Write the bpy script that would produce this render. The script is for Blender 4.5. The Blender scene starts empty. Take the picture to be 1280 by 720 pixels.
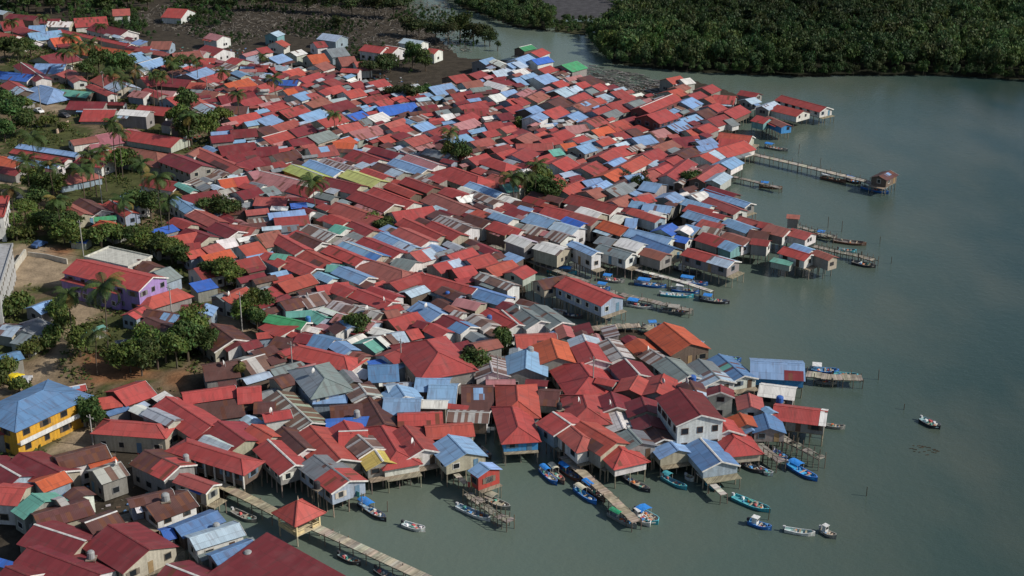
# A stilt fishing village seen from the air
# Houses: per tile (origin x, origin y, zoom): ridge ends, depth of the near slope (or minus the width in metres), roof colour, options.
# options: h hipped, s single slope, zN ridge height, wX wall colour, pX roof patch, + a wing of the house before it, #name a landmark
HOUSES = [
((0,0,4), """
0 50 40 56 20 g
50 68 190 80 24 m
0 108 110 98 45 r
95 128 160 150 38 r
145 128 230 125 40 b
140 166 300 150 38 b
240 106 362 108 26 w
200 95 300 93 20 m
370 92 530 82 42 r
562 46 648 42 32 r wW
480 115 640 152 42 m wW
300 146 650 220 14 r
250 192 390 176 42 o
0 186 170 200 48 m
0 160 90 176 24 r
430 222 660 256 50 o
760 206 860 206 38 r
690 238 850 268 18 r
840 40 940 45 44 r wW
1050 165 1118 178 30 p wW
1030 224 1120 244 44 r wW
860 266 1000 254 40 r wC
970 250 1035 256 24 p
990 290 1080 290 24 r
1160 285 1218 298 44 r
1210 270 1280 252 18 p
605 282 705 259 44 b #twinblue
690 316 800 286 44 b +
200 282 340 252 58 m
180 318 332 320 46 b
105 312 215 388 44 m
0 356 170 374 36 B
45 402 125 450 50 r
205 425 268 444 78 b h #bluehip
0 490 140 508 30 b wG
310 446 458 460 30 t
280 372 340 346 44 r
340 346 400 398 44 r
510 370 636 428 58 r wC
450 420 560 466 24 r
350 505 530 510 40 m
420 546 580 546 56 r wG
605 545 750 555 28 w z7 wG
700 525 860 540 40 r
670 450 750 460 34 p
730 440 820 470 30 r
790 450 880 456 30 p
920 466 1088 556 44 r
830 490 920 470 44 r
700 386 830 366 44 r
680 345 716 370 24 w
840 390 960 400 40 m
950 410 1040 414 30 r
1020 450 1100 460 34 r
930 370 1030 336 42 b
1000 392 1125 354 42 r wC
1180 350 1230 372 26 b
1120 420 1240 390 44 o
1190 436 1280 430 30 r
1090 480 1270 460 40 m
1190 506 1280 482 40 r
1120 530 1240 530 40 n
1140 590 1280 560 46 r
1220 610 1280 600 24 b
480 675 640 645 60 p h
640 650 900 690 50 r
350 700 480 680 28 r
1050 680 1160 670 34 m
1150 650 1280 640 40 m
"""),
((320,0,4), """
72 165 112 152 28 c wT
95 208 130 198 35 r wW
0 242 55 232 32 r wW
335 165 430 178 32 c wS
285 210 340 204 30 r wW
170 260 225 246 28 w
60 288 132 268 42 b
255 276 340 266 44 o
350 245 440 235 42 k
545 222 650 236 32 r wW #longwhite
650 226 715 236 36 r wW +
740 190 838 205 26 c wW
865 240 915 246 25 r wW
410 286 490 280 44 r
490 310 560 304 44 r wW
430 340 520 345 20 r
290 325 350 306 42 r wW
0 325 65 325 30 r
65 340 140 325 38 r
100 325 168 335 24 c
130 358 212 338 42 r
210 392 312 360 42 r wW
75 396 215 402 26 B wW
0 430 80 405 50 r
60 380 130 370 20 r
335 408 385 390 45 r
345 440 420 424 38 r
310 455 345 442 35 r
460 418 520 402 40 r
558 410 640 393 42 r wW
435 458 520 440 40 r
180 475 245 455 42 b
135 450 190 440 40 o
250 470 310 460 34 r
245 515 335 485 48 r
330 530 455 498 52 m #bigmaroon
520 492 620 468 45 r
590 510 660 488 38 r
605 536 790 512 46 B #deepblue
115 556 232 525 45 r
212 578 320 545 48 b
0 600 80 572 50 b
305 602 422 570 45 r
452 575 530 553 38 B
556 585 632 560 50 w #cream
510 600 560 590 34 k
70 632 190 598 45 r
165 648 270 620 45 m
0 645 70 625 45 n
30 685 150 652 45 r
260 682 365 650 48 k
405 630 530 605 45 r
465 660 605 627 48 p
640 620 735 590 45 r
670 645 755 622 42 r wW
785 628 855 606 42 b
860 660 960 625 55 r
605 690 670 668 45 r
740 700 840 670 45 r
380 710 470 682 40 o
160 700 280 680 34 m
950 695 1050 668 42 b
1070 708 1165 685 40 r
740 590 790 610 20 b
920 575 980 565 30 w
895 555 960 545 24 k
962 382 1040 368 38 r
1065 372 1125 352 40 r
1028 412 1120 398 35 r
862 435 975 415 60 b pn
1160 402 1255 428 28 w
970 470 1040 460 40 r
1070 440 1170 430 30 k
1160 480 1220 465 40 w wW
1010 530 1130 505 45 r
1040 545 1160 540 35 r
1000 590 1080 560 45 r
985 620 1090 590 45 p wW
820 530 900 520 34 m
1140 615 1225 605 35 r
1130 660 1195 645 34 r
1115 302 1180 285 35 b
1190 295 1250 320 25 w
1180 355 1250 345 35 c
1250 320 1290 308 30 b
1220 460 1290 445 30 b
1250 500 1290 490 40 r
1200 570 1270 560 35 m
1220 640 1275 625 34 r
"""),
((640,0,4), """
35 236 95 222 25 G #greentip
95 262 150 240 38 r wW
98 298 180 282 30 B #bluetip
130 345 190 326 35 r
248 325 325 305 45 G #greenhut
15 295 80 270 50 b
0 315 35 304 40 c
0 355 60 340 34 w
0 372 40 362 34 r
40 380 105 362 40 b
108 388 180 366 48 b wW
0 392 40 384 44 b
200 415 250 398 38 r
211 455 270 432 50 c
275 440 320 425 34 c
315 416 365 405 40 r
400 430 440 415 40 r wW
365 450 420 435 34 k
76 485 140 455 50 r
20 470 80 440 34 p
0 500 45 485 44 r
180 510 250 480 55 n
285 490 360 460 45 r
305 530 390 495 50 r wW
385 500 440 485 34 r
490 460 550 445 40 r
540 490 590 475 38 r
580 515 640 495 34 k
470 520 570 495 60 r
155 560 240 530 65 r
65 545 120 525 45 b
90 585 140 560 45 b wW
275 580 330 555 50 b
400 555 465 528 45 r
455 570 520 545 40 k
370 605 440 582 45 r
264 630 370 620 40 p
475 620 560 595 50 r
395 650 480 628 50 o
500 665 590 650 45 r
570 655 620 640 40 n
600 690 690 672 45 b
640 535 800 470 45 r z7.5 wM #redtwo
675 575 770 545 60 r z7.5 wM +
770 392 840 378 34 r
840 396 890 388 30 w
815 436 860 418 34 r
780 456 835 440 50 r
950 440 1000 420 45 r
880 476 940 455 50 r
960 492 1010 475 40 r
1010 472 1120 480 40 r
845 510 900 485 55 b
980 530 1030 512 45 r
920 560 980 540 45 n
840 596 920 570 45 b
775 630 850 600 55 b
690 660 760 640 45 p
1060 560 1140 525 55 r
975 596 1060 570 50 r
925 640 985 615 50 r
1040 662 1200 680 40 r
870 652 930 640 40 r
800 690 900 680 45 m
1145 450 1235 466 25 r
1165 496 1215 485 30 c
1225 575 1290 590 34 r wT
1060 600 1100 590 40 k
920 706 1000 690 34 b
1040 690 1180 702 40 r
20 690 90 660 55 r
195 672 265 645 50 r
135 702 220 680 45 r
300 696 360 675 40 r
420 706 490 685 34 r
340 716 410 695 30 b
-50 690 20 670 40 r
-40 540 30 520 40 r
"""),
((960,0,4), """
70 476 292 535 32 r wW #tiphouse
48 522 180 553 36 r wW
0 580 95 622 26 r wB
-30 530 30 505 34 c
"""),
((0,180,4), """
100 0 395 45 22 b #bluelong
70 25 340 72 22 r
50 60 300 105 25 b
0 60 110 95 50 o
0 110 110 130 34 r
330 158 425 138 45 r h
600 10 780 40 70 r h z6.3
400 65 540 90 34 r wW
470 40 600 20 50 r
850 45 1010 105 60 m z7 wG
990 20 1200 115 45 r
940 50 1000 15 30 r
740 166 905 196 45 r wW
890 190 970 230 25 t
905 260 1080 230 52 m
1000 302 1180 280 45 n
1090 177 1230 158 45 o
880 262 975 325 50 b
630 243 715 300 40 b
660 240 720 232 25 b
550 280 660 340 45 r
400 270 510 330 60 n wW
470 366 580 356 20 G s z4.5
290 280 420 345 75 r
500 380 620 420 50 o wG
380 456 460 462 34 B s z4.3
715 440 860 402 36 B s z4.8 #tarp
970 326 1095 385 50 r
870 366 960 400 40 r
1080 390 1190 436 55 m wW
930 420 1050 460 50 m
760 480 980 440 50 r
1150 400 1280 420 45 r
1005 560 1150 526 45 o #orangeroof
870 502 1000 490 40 r
925 540 1010 520 40 r
1010 520 1090 495 40 r
1080 482 1170 466 46 w
1190 512 1290 486 60 r
1150 590 1290 560 60 r
970 622 1140 580 62 r
690 575 780 612 50 n
770 640 850 612 70 k
945 696 1050 672 50 B s z4.8
1090 12 1270 -10 50 m
1130 60 1280 30 45 m
1180 100 1290 62 50 m
1240 140 1290 130 40 p
1180 240 1290 214 45 m
1260 272 1290 264 34 r
"""),
((0,0,1), """
97 324 190 346 20 r z9.0 wP #purple
82 346 152 363 5.5 r s z6.2 wP +
708 346 766 370 17 r z6.3 wS #channelhouse
672 351 706 344 12 n
"""),
((320,180,4), """
0 16 110 10 45 m
0 72 60 64 50 m
80 56 200 30 45 n
260 20 390 4 50 r
390 -10 495 -5 34 o
270 78 425 135 40 b
180 100 335 158 46 l wY #limeone
460 128 622 183 46 l #limetwo
340 70 500 120 30 s
490 28 620 75 60 r
590 12 720 46 34 m
692 72 855 126 40 b
760 48 915 100 40 p
545 118 660 160 40 r
610 92 740 140 40 n
350 165 525 206 50 m
30 135 240 186 70 p
190 200 300 230 45 r
0 265 160 270 40 r
505 232 690 300 55 r
590 215 790 290 45 r
665 192 800 245 34 r
750 165 890 215 40 r
980 115 1110 160 68 r h #redhip
1180 148 1290 186 50 r
1070 188 1230 245 34 b
1090 235 1215 285 30 s
1000 265 1110 245 34 w
880 245 1070 320 60 r
950 215 1050 250 40 r
850 20 990 52 34 k
1000 20 1070 50 40 r
1060 70 1150 45 45 r
1170 68 1250 95 45 r h
1170 20 1260 0 45 r
1200 45 1290 20 45 r
1230 202 1290 195 40 t
400 290 620 366 60 r
60 345 240 326 34 b
90 370 260 356 45 r
170 297 250 290 25 B
370 350 460 386 45 r
480 385 590 432 55 r
395 400 455 420 40 t
260 400 400 452 50 s
200 440 330 492 45 n wW
0 455 110 430 70 r
110 450 240 522 55 r
440 485 630 556 45 b pB #bluestrip
540 465 725 540 45 r
625 440 800 515 50 b
720 415 870 480 50 r
740 370 930 455 50 r
880 385 1025 450 50 r
920 355 1080 415 45 s #stripebrown
680 340 880 310 50 r wW
1060 350 1170 386 45 n wW
1190 385 1290 420 50 r
370 505 540 575 50 r
250 530 380 590 50 r
50 540 150 590 45 r
85 546 160 555 30 t
150 560 300 622 60 r
355 602 430 605 34 t
420 610 560 666 50 b wW #blueend
590 585 730 632 80 r h
110 696 270 648 56 r
700 570 800 590 50 k
770 545 870 516 60 r
955 556 1080 518 45 r
885 605 1010 570 50 r
980 626 1080 605 50 r
1055 580 1165 546 55 r
1150 620 1280 580 55 r
670 695 830 640 50 r
800 640 1100 722 70 r
1120 640 1290 702 40 s
300 712 460 690 45 r
1190 340 1290 372 34 b
"""),
((640,180,4), """
0 55 75 15 65 r
20 0 200 -5 34 r
85 85 190 48 55 r
200 96 275 62 66 r wW
318 15 385 -5 45 b z7 wG #bluetwo
180 30 240 20 34 t
240 0 310 -10 45 o
345 120 420 85 70 r
435 60 500 25 65 r
480 95 545 65 30 b
500 22 570 5 50 r
545 110 650 58 55 r wW
655 50 730 20 60 r
700 15 800 -20 55 r
715 125 780 98 60 r
770 80 840 50 50 r
650 145 740 120 55 r
775 155 880 75 60 r wW
825 50 900 15 45 n
940 60 1010 28 60 r wW
1020 25 1160 -15 55 r wW
1045 95 1110 62 55 b wW
920 10 1020 0 30 b
925 170 1030 100 50 r
1000 180 1060 140 50 c
458 155 530 120 60 o
350 186 440 168 40 b
395 215 470 180 50 b
560 160 640 145 45 b
660 185 750 200 45 b
470 230 560 190 60 k #greyvillage
240 225 350 180 60 r
370 236 440 215 50 r
35 150 80 120 45 w
0 185 60 170 40 r
180 182 250 165 50 r
300 250 530 310 50 r
500 285 575 252 55 r wW
600 270 690 250 40 r
345 312 450 346 40 w wC
170 310 300 340 60 r
300 340 430 376 40 r
100 340 220 380 60 b
270 362 365 396 40 B
220 388 335 420 45 c wW
70 398 150 420 45 s
200 428 285 456 50 s wW
80 452 170 470 45 n
0 420 50 430 34 r
0 450 100 486 45 w wG z6.5
140 485 265 520 45 w z6.5
300 485 425 540 30 b wW z6.5 #bluewhiteend
460 380 585 420 50 o
515 352 575 366 40 w
570 368 630 372 45 b
600 320 745 366 34 r
600 280 660 290 34 b
660 295 800 310 40 b
690 330 755 346 34 w
760 266 815 238 56 b
895 256 960 235 45 w
960 222 1190 295 30 b #bluerow
985 265 1145 326 40 r
985 208 1125 250 28 m
870 272 1000 306 34 b
885 300 1010 330 40 r
880 330 1040 378 40 b
990 340 1070 360 40 r
950 375 1060 402 40 r
745 426 800 395 60 B #bluediamond
840 430 870 405 60 w
870 400 940 420 45 b
955 408 1050 426 45 s
955 440 1065 475 50 r wG
1080 372 1205 416 40 b wW
1140 360 1290 402 40 r
1065 480 1135 506 45 b wT
1070 440 1190 480 45 r
820 455 890 470 30 B
590 420 800 470 45 b
625 452 815 520 50 d #bluewater
545 468 660 500 45 w wW
440 500 600 546 40 k wW
440 460 520 480 40 k
665 518 775 550 40 r wG
880 520 1110 585 42 r wG pg #seaend
1190 426 1290 440 45 n
1200 470 1290 482 30 r
1240 386 1290 396 30 r
0 640 70 605 60 r
"""),
((960,180,4), """
0 398 110 426 45 r
120 420 220 446 40 r wW
80 512 215 552 40 r wW #pierred
30 566 130 588 24 t s z3.6
130 495 225 526 30 b
240 528 330 562 30 r
95 350 160 355 20 r
555 160 612 132 40 n pb #pierhut
"""),
((0,360,4), """
160 95 258 58 50 b wG
760 40 860 10 60 r h
1110 50 1230 -5 60 r wW
1230 40 1290 20 40 r wW
1080 40 1130 20 40 k
"""),
((320,360,4), """
395 -30 490 10 56 r
120 70 220 45 50 n
215 45 340 15 62 s
510 5 680 70 55 r wW
575 -10 710 40 40 r
1070 -10 1255 45 50 d
930 -10 1030 30 45 n
"""),
((0,380,8), """
225 262 380 140 -9 k wW
215 290 420 325 110 k s z4.8
0 205 200 235 100 c
40 190 250 200 30 n s z4.4
-40 530 200 470 80 d wG
1150 370 1330 345 50 k wW #whitehut
840 265 1030 205 50 t s z4
"""),
((160,380,8), """
190 50 655 125 85 n pb #bluepatch
185 130 540 275 150 n #bigrust
0 100 175 10 90 r
840 190 1060 350 -9 n
1080 350 1130 400 -6 m
785 -10 725 80 -5 b
530 10 760 0 70 m
1120 400 1300 350 80 m
1130 565 1365 500 170 s wC #zincshed
745 615 1090 570 150 n wG #rusthouse
"""),
((320,380,8), """
575 68 705 132 110 t #tealpair
300 75 560 60 60 t
130 105 500 185 80 G #greenback
235 125 430 220 200 r s z5.2 #redfront
0 290 180 270 60 r s z4.4
575 303 785 353 120 d
805 365 955 455 110 b
440 420 880 520 135 r h #redblue
420 290 560 310 90 m
215 490 340 440 60 r
820 178 900 240 140 n wW
870 150 960 225 80 b
820 88 1195 180 105 p
985 10 1270 95 110 s
760 -40 960 30 95 s
640 30 800 85 40 w
965 475 1100 520 90 r
1070 392 1200 335 140 t #patchroof
1200 335 1290 300 140 w
1110 570 1290 540 60 B s z4.5
"""),
((480,380,8), """
10 320 70 300 130 s
75 296 200 272 125 c
215 270 340 240 100 r
0 515 240 412 125 r
80 600 340 500 70 b s z4.2
350 -30 580 95 145 b wW #bigblue
0 40 160 0 60 r
0 75 140 50 70 r
45 162 330 80 130 r
330 160 440 190 70 m
470 190 640 275 110 r
600 108 860 225 112 m pd wW #whitegable
640 10 770 70 60 r
700 60 800 90 60 s
890 95 1080 205 105 s
730 -60 970 -5 80 p
1045 38 1290 170 110 r
1190 -30 1300 20 90 m
895 400 1135 347 90 r
435 360 545 480 -12 r h z7.5 wG #greathip
600 440 760 540 90 n
760 470 950 480 80 n
1040 500 1090 680 -7 s z5
"""),
((640,380,8), """
40 0 285 165 -7 k wW
230 0 500 180 -6 k wW #greenpair
-100 60 65 200 -6 r wW
35 318 440 300 120 r
395 340 462 535 -8 o wG #orangegable
150 445 138 640 -8.5 b wG #bluegable
710 300 742 372 -6.5 c
742 372 840 550 -6.5 r +
965 345 1110 520 -5 s #stripegable
1135 548 1275 700 -7 m
"""),
((800,380,8), """
245 183 510 395 -9 o z7 wN #orangeshed
-30 340 90 440 -6 o
90 440 250 540 -6 s
265 525 495 715 -6.5 k
590 548 800 750 -7 k wW
790 500 1045 715 -6 d pt
"""),
((920,430,8), """
150 163 680 193 -9.5 b wB pm #bluestilts
240 398 600 442 115 w wG #whitewater
385 608 910 672 140 r wG pw #redwater
290 620 380 680 60 b
"""),
((0,460,8), """
190 330 430 222 -12.5 d h z8.3 t.30 wY #yellow
640 198 850 160 60 r pb #bluebox
800 330 1060 290 110 r h
1050 440 1270 370 30 d s z4
1140 235 1450 130 170 r
1290 400 1440 330 60 c s z4
1120 530 1560 560 130 r h
-100 600 60 590 70 r
"""),
((160,460,8), """
200 400 470 520 90 g
385 285 830 570 -7.5 r #longred
545 252 1070 178 108 r
620 370 1130 300 170 n s z4.3
1090 205 1330 185 145 r
905 528 1180 720 -10 r
1260 350 1480 340 100 n
"""),
((160,545,8), """
760 -10 1030 100 90 g
600 60 1130 222 150 r h wN #longhall
170 140 515 300 -7 n wG pr #peelrust
520 375 850 490 105 r
690 455 800 500 110 B wB z5 #blueshack
180 700 590 548 180 n wW #longrust
0 640 440 540 80 n
"""),
((320,460,8), """
180 110 340 60 110 n
220 228 560 540 -7 s #greystripe
65 465 340 418 80 r wW #whitewallhut
590 -20 690 95 -8.5 k h z7 #slate
575 262 915 250 90 b s z4.7 +
1030 155 1115 265 -6 s
1070 180 1210 290 50 w
740 385 1060 360 110 n
700 508 1145 480 90 B s z4.6 #bluesheet
880 522 960 650 -6.5 r
1120 275 1290 560 -6 n
830 632 1115 622 150 r
"""),
((320,380,8), """
1120 625 1420 610 150 d
"""),
((320,530,8), """
265 25 510 245 -7 n #orangestripes
545 15 850 345 -8 r
120 155 390 405 -6 r wG #stiltred
585 310 930 565 -7 k pr wS #greyred
1020 105 1180 245 -6 s
1190 255 1270 370 -6 y #yellowroof
-40 0 170 120 -5 r
"""),
((480,460,8), """
20 180 140 162 105 c
135 165 215 280 -7 b
0 300 370 305 155 b #blueflat
320 100 660 110 125 b #tierblue
450 165 735 172 175 b +
775 190 1090 185 220 n pb
580 345 850 375 40 r s z4
640 430 1050 445 100 s
140 462 580 445 115 r
415 588 885 553 120 r
"""),
((480,530,8), """
205 10 400 250 -7 r wW #ridgewhite
-20 20 130 265 -7 r h wW
645 105 825 290 -8 b wC #bluesea
960 380 1060 450 -5 b wR #redbox
"""),
((640,460,8), """
48 175 62 325 -8 r h
5 388 65 585 -7 r h wB #bluewalled
265 220 480 235 140 n z4.5 #rusthut
690 -50 780 72 -11 r h #bighip
850 90 1040 130 60 r
1262 75 1175 215 -6.5 r
715 272 755 392 -8 r h
995 238 1050 390 -7 m #creamlean
1040 420 1120 600 -6.5 w z4.3 +
410 437 590 560 -7.5 r z6.2 wS #jettyhouse
"""),
((640,530,8), """
575 0 715 118 -6 r h z6 wW +
690 -30 1050 180 -7.5 r z6.4 +
1050 200 1110 255 -7 r h z5.4 +
1165 45 1300 190 -6 k
"""),
((800,460,8), """
238 58 165 240 -7 r #brightgable
20 285 72 428 -7 m
68 462 115 575 -6 m
395 198 612 468 -9 m z9.5 wW #tallhouse
805 165 810 240 -5 m z8 wK #narrowhouse
500 120 600 300 -5 n
1090 252 1115 385 -5 r
1000 448 1070 560 -6.5 o
1070 545 1130 620 -6 b z4.5
790 483 885 620 -6.5 r
885 600 950 690 -8 r h z5
1250 450 1300 600 -6 d
"""),
((800,530,8), """
125 18 240 150 -6 n
300 165 385 260 -7 b z4.8 #blueporch
580 112 815 372 -7 d z5 wS #longblue
"""),
((0,545,8), """
200 165 600 355 -8.5 m
-150 200 200 400 -8 m
355 462 640 352 125 o #orangelean
-50 500 260 520 170 r
320 573 450 655 -8 t wG #tealhouse
560 215 1050 90 130 n
880 280 1150 205 30 o s z4
930 350 1200 258 150 s wG #stripehouse
730 510 850 590 -4 n z4.5
650 560 760 620 60 b z4
560 640 640 610 100 s
"""),
((0,630,8), """
340 110 880 -40 150 n #chocolate
850 185 1165 70 140 n
350 203 850 365 -8 m wC
290 430 1000 695 -9 m
60 620 300 720 -8 m
-60 520 150 580 50 B s z4.4
"""),
((160,630,8), """
-190 205 215 450 -10 m z6.5 wC #greyend
470 235 890 68 130 d #bluebig
330 270 445 238 105 B z5 +
620 340 1105 192 130 c wW #palezinc
700 510 1240 330 40 k s z4
835 515 1240 360 110 d
390 600 800 760 -9 m
"""),
((320,540,4), """
60 503 470 730 -13 m s z6.6 wG #bigshed
"""),
]
# trees: foot of the trunk in the survey picture (u, v), height m, crown radius m, kind (t leafy, d dense dark, b bush, p palm, s slim, m mangrove)
TREE_SPOTS = [(225, 172, 8, 4, 't'), (240, 186, 9, 4.6, 'd'), (262, 182, 8, 4.2, 't'), (278, 164, 6, 3.4, 't'), (236, 150, 8, 4, 'd'), (125, 98, 8, 4.5, 'd'), (145, 104, 9, 4.5, 'd'), (163, 102, 7, 3.8, 'd'), (110, 108, 7, 3.6, 'd'),
 (8, 82, 8, 4.5, 'd'), (24, 84, 8, 4.5, 'd'), (40, 78, 7, 4, 'd'), (2, 160, 8, 4.4, 'd'), (18, 170, 8, 4.6, 'd'), (34, 180, 7, 4.2, 'd'), (8, 186, 6, 4, 'd'), (30, 150, 5, 3.2, 't'), (220, 98, 7, 3.8, 'd'), (58, 168, 3, 3, 'b'), (70, 166, 2.6, 2.8, 'b'), (80, 172, 2.4, 2.4, 'b'),
 (205, 110, 4, 2.6, 'b'), (10, 4, 9, 6, 'd'), (36, 6, 9, 6, 'd'), (64, 8, 9, 6, 'd'), (95, 4, 9, 6, 'd'), (128, 6, 8, 5, 'd'), (160, 3, 8, 5, 'd'), (185, 2, 7, 5, 'm'), (250, 2, 7, 5, 'm'), (285, 2, 7, 5, 'm'), (320, 4, 7, 4.5, 'm'), (355, 4, 8, 5, 'm'), (385, 6, 8, 5, 'm'), (415, 8, 8, 5, 'm'), (440, 10, 8, 5, 'm'), (468, 12, 8, 5, 'm'), (492, 14, 8, 5, 'm'),
 (420, 36, 5, 3.4, 'm'), (508, 44, 7, 4, 'm'), (524, 46, 7, 4.5, 'm'), (545, 52, 7, 4.5, 'm'), (560, 54, 8, 5, 'm'), (575, 50, 10, 5, 'd'), (592, 54, 8, 4.5, 'm'), (606, 52, 8, 4, 'm'), (612, 56, 6, 3, 'm'), (463, 98, 6, 4, 'm'), (478, 96, 7, 4.2, 'm'), (488, 90, 6, 3.6, 'm'), (516, 84, 8, 3.6, 'd'), (532, 88, 7, 3.8, 'd'), (494, 128, 5, 3.6, 'm'), (510, 130, 6, 4, 'm'), (526, 126, 5, 3.4, 'd'), (622, 62, 5, 1.6, 's'),
 (46, 250, 6, 3.6, 't'), (60, 256, 6, 3.8, 'd'), (74, 252, 5, 3.2, 't'), (50, 270, 5, 3.6, 'd'), (34, 284, 4.5, 3.4, 't'), (50, 296, 4.5, 3.6, 't'), (66, 304, 5, 3.8, 'd'), (82, 312, 5, 3.8, 't'), (98, 316, 4.5, 3.4, 't'), (92, 298, 4.5, 3.4, 'd'), (74, 286, 5, 3.6, 'd'), (30, 306, 3, 3, 'b'), (16, 292, 3, 3, 'b'), (22, 310, 2.5, 3, 'b'),
 (150, 222, 6, 3.4, 't'), (166, 220, 6, 3.6, 'd'), (176, 276, 6, 3.8, 'd'), (190, 280, 6, 3.6, 'd'), (128, 316, 4, 3.2, 'b'), (142, 312, 4.5, 3.4, 't'), (156, 312, 4, 3, 'b'), (172, 318, 4.5, 3.4, 'd'), (186, 322, 5, 3.6, 't'), (202, 328, 5, 3.6, 'd'), (216, 334, 5, 3.6, 't'), (230, 338, 5, 3.2, 'd'), (264, 276, 5, 3.6, 'd'), (284, 280, 6, 4, 'd'), (264, 358, 5, 3, 'd'), (282, 362, 5.5, 3.4, 't'), (296, 362, 4, 2.4, 't'),
 (562, 208, 6, 3.2, 't'), (576, 212, 7, 3.4, 'd'), (466, 290, 4.5, 3, 't'), (482, 296, 4.5, 3, 'd'), (672, 250, 6, 3.8, 'd'), (690, 256, 6, 3.6, 'd'), (680, 238, 6, 3.4, 't'), (782, 236, 5.5, 1.8, 's'), (796, 244, 6, 2.0, 's'), (806, 244, 7, 2.0, 's'), (864, 238, 5, 3, 'd'), (650, 162, 3.5, 2.6, 'b'), (664, 160, 3, 2.4, 'b'),
 (14, 408, 3.5, 3.2, 'b'), (30, 402, 4, 3.2, 'b'), (74, 410, 4, 2.8, 't'), (80, 424, 4, 2.8, 'b'), (70, 438, 3.4, 2.6, 'b'), (62, 446, 3, 2.6, 'b'), (84, 402, 4.5, 2.6, 'd'), (46, 448, 2.8, 2.6, 'b'), (38, 456, 2.8, 2.6, 'b'), (102, 452, 5.5, 2.4, 't'), (108, 446, 5, 2.4, 't'), (8, 478, 3.4, 2.6, 'b'), (2, 490, 3, 2.6, 'b'), (24, 498, 2.6, 2.4, 'b'),
 (150, 468, 4.5, 2.8, 't'), (164, 470, 5.5, 3.2, 't'), (178, 474, 5.5, 3.2, 'd'), (184, 458, 6.5, 3.2, 't'), (198, 466, 6, 3.2, 'd'), (208, 458, 6, 3, 'd'), (222, 464, 6, 3, 't'), (236, 456, 7, 3.4, 'd'), (244, 440, 7.5, 3.4, 't'), (256, 452, 5.5, 2.8, 'd'), (262, 448, 4.5, 2.2, 'd'), (230, 446, 6, 3, 't'),
 (302, 408, 5, 2.6, 't'), (316, 402, 6, 3, 't'), (328, 398, 6, 3, 'd'), (322, 412, 5, 2.6, 'd'), (444, 428, 5.5, 2.8, 't'), (456, 430, 6, 3, 'd'), (592, 474, 5.5, 2.8, 'd'), (602, 476, 4.5, 2.2, 't'), (630, 446, 6, 2.4, 'd'), (110, 536, 5, 2.4, 'd'), (120, 540, 5, 2.4, 'd'), (757, 470, 3, 1.5, 'b'), (789, 572, 3, 1.2, 'b'), (905, 566, 3, 1.3, 'b'),
 (48, 236, 9, 4.2, 'p'), (203, 288, 9, 4.0, 'p'), (396, 276, 7.5, 4.0, 'p'), (136, 442, 9.5, 4.4, 'p'), (346, 132, 6.5, 3.2, 'p'), (92, 96, 9, 3.8, 'p'), (102, 104, 8, 3.6, 'p'), (146, 138, 8, 3.6, 'p'), (158, 142, 7, 3.4, 'p'), (146, 228, 11, 3.0, 'p'), (154, 226, 9, 3.0, 'p'), (122, 252, 7, 3.6, 'p'), (114, 244, 7, 3.4, 'p'),
 (194, 146, 9, 2.4, 'p'), (204, 148, 8.5, 2.4, 'p'), (200, 140, 8, 2.2, 'p'), (644, 262, 6.5, 3.6, 'p'), (656, 258, 6, 3.6, 'p'), (302, 486, 4.6, 2.0, 'q'), (240, 108, 7, 2.6, 'p'), (128, 68, 7, 2.8, 'p'), (60, 56, 7, 2.8, 'p'), (236, 190, 7, 3.2, 'p'), (80, 306, 7, 3.2, 'p'),
(118, 98, 8, 3.4, 'p'), (84, 112, 8, 3.4, 'p'), (172, 132, 7.5, 3.2, 'p'), (182, 262, 8, 3.4, 'p'), (70, 266, 8, 3.6, 'p'), (40, 262, 8, 3.6, 'p'), (108, 266, 7.5, 3.4, 'p'), (134, 244, 8, 3.2, 'p'), (160, 306, 7, 3.2, 'p'), (282, 126, 7, 2.8, 'p'), (248, 110, 7, 2.8, 'p'), (300, 156, 7, 2.8, 'p'), (560, 210, 7.5, 3.0, 'p'), (668, 254, 7.5, 3.2, 'p'), (212, 306, 7.5, 3.2, 'p'), (92, 436, 7.5, 3.0, 'p'), (122, 474, 6, 2.8, 'p'), (20, 70, 8, 3.4, 'p'), (30, 110, 7.5, 3.2, 'p'), (216, 118, 7, 2.8, 'p'), (330, 100, 6, 2.4, 'p'), (20, 300, 8, 3.4, 'p'), (420, 180, 6.5, 2.8, 'p')]
import bpy, math, random
import numpy as np
from mathutils import Vector, Matrix
random.seed(7); RNG = np.random.default_rng(7)
S = bpy.context.scene
COL = S.collection
R = math.radians

# ------------------------------------------------------------------ camera and the pixel -> ground map used to survey the place
CAM_H, PITCH, FPX = 120.0, R(21.8), 1777.8
FWD = Vector((0, math.cos(PITCH), -math.sin(PITCH)))
UP = Vector((0, math.sin(PITCH), math.cos(PITCH)))
def at(u, v, z=0.0):
    d = FWD + Vector(((u-640)/FPX, 0, 0)) + UP*((360-v)/FPX)
    t = (z-CAM_H)/d.z
    return Vector((d.x*t, d.y*t, z))
def px(p):
    q = Vector((p[0], p[1], p[2]-CAM_H))
    dz = q.dot(FWD)
    return 640+FPX*q.x/dz, 360-FPX*q.dot(UP)/dz

cam = bpy.data.cameras.new('camera'); cam.sensor_width = 36; cam.lens = FPX/1280*36
cam.clip_start = 1; cam.clip_end = 20000
co = bpy.data.objects.new('camera', cam); COL.objects.link(co)
co.location = (0, 0, CAM_H); co.rotation_euler = (math.pi/2-PITCH, 0, 0); S.camera = co

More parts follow.
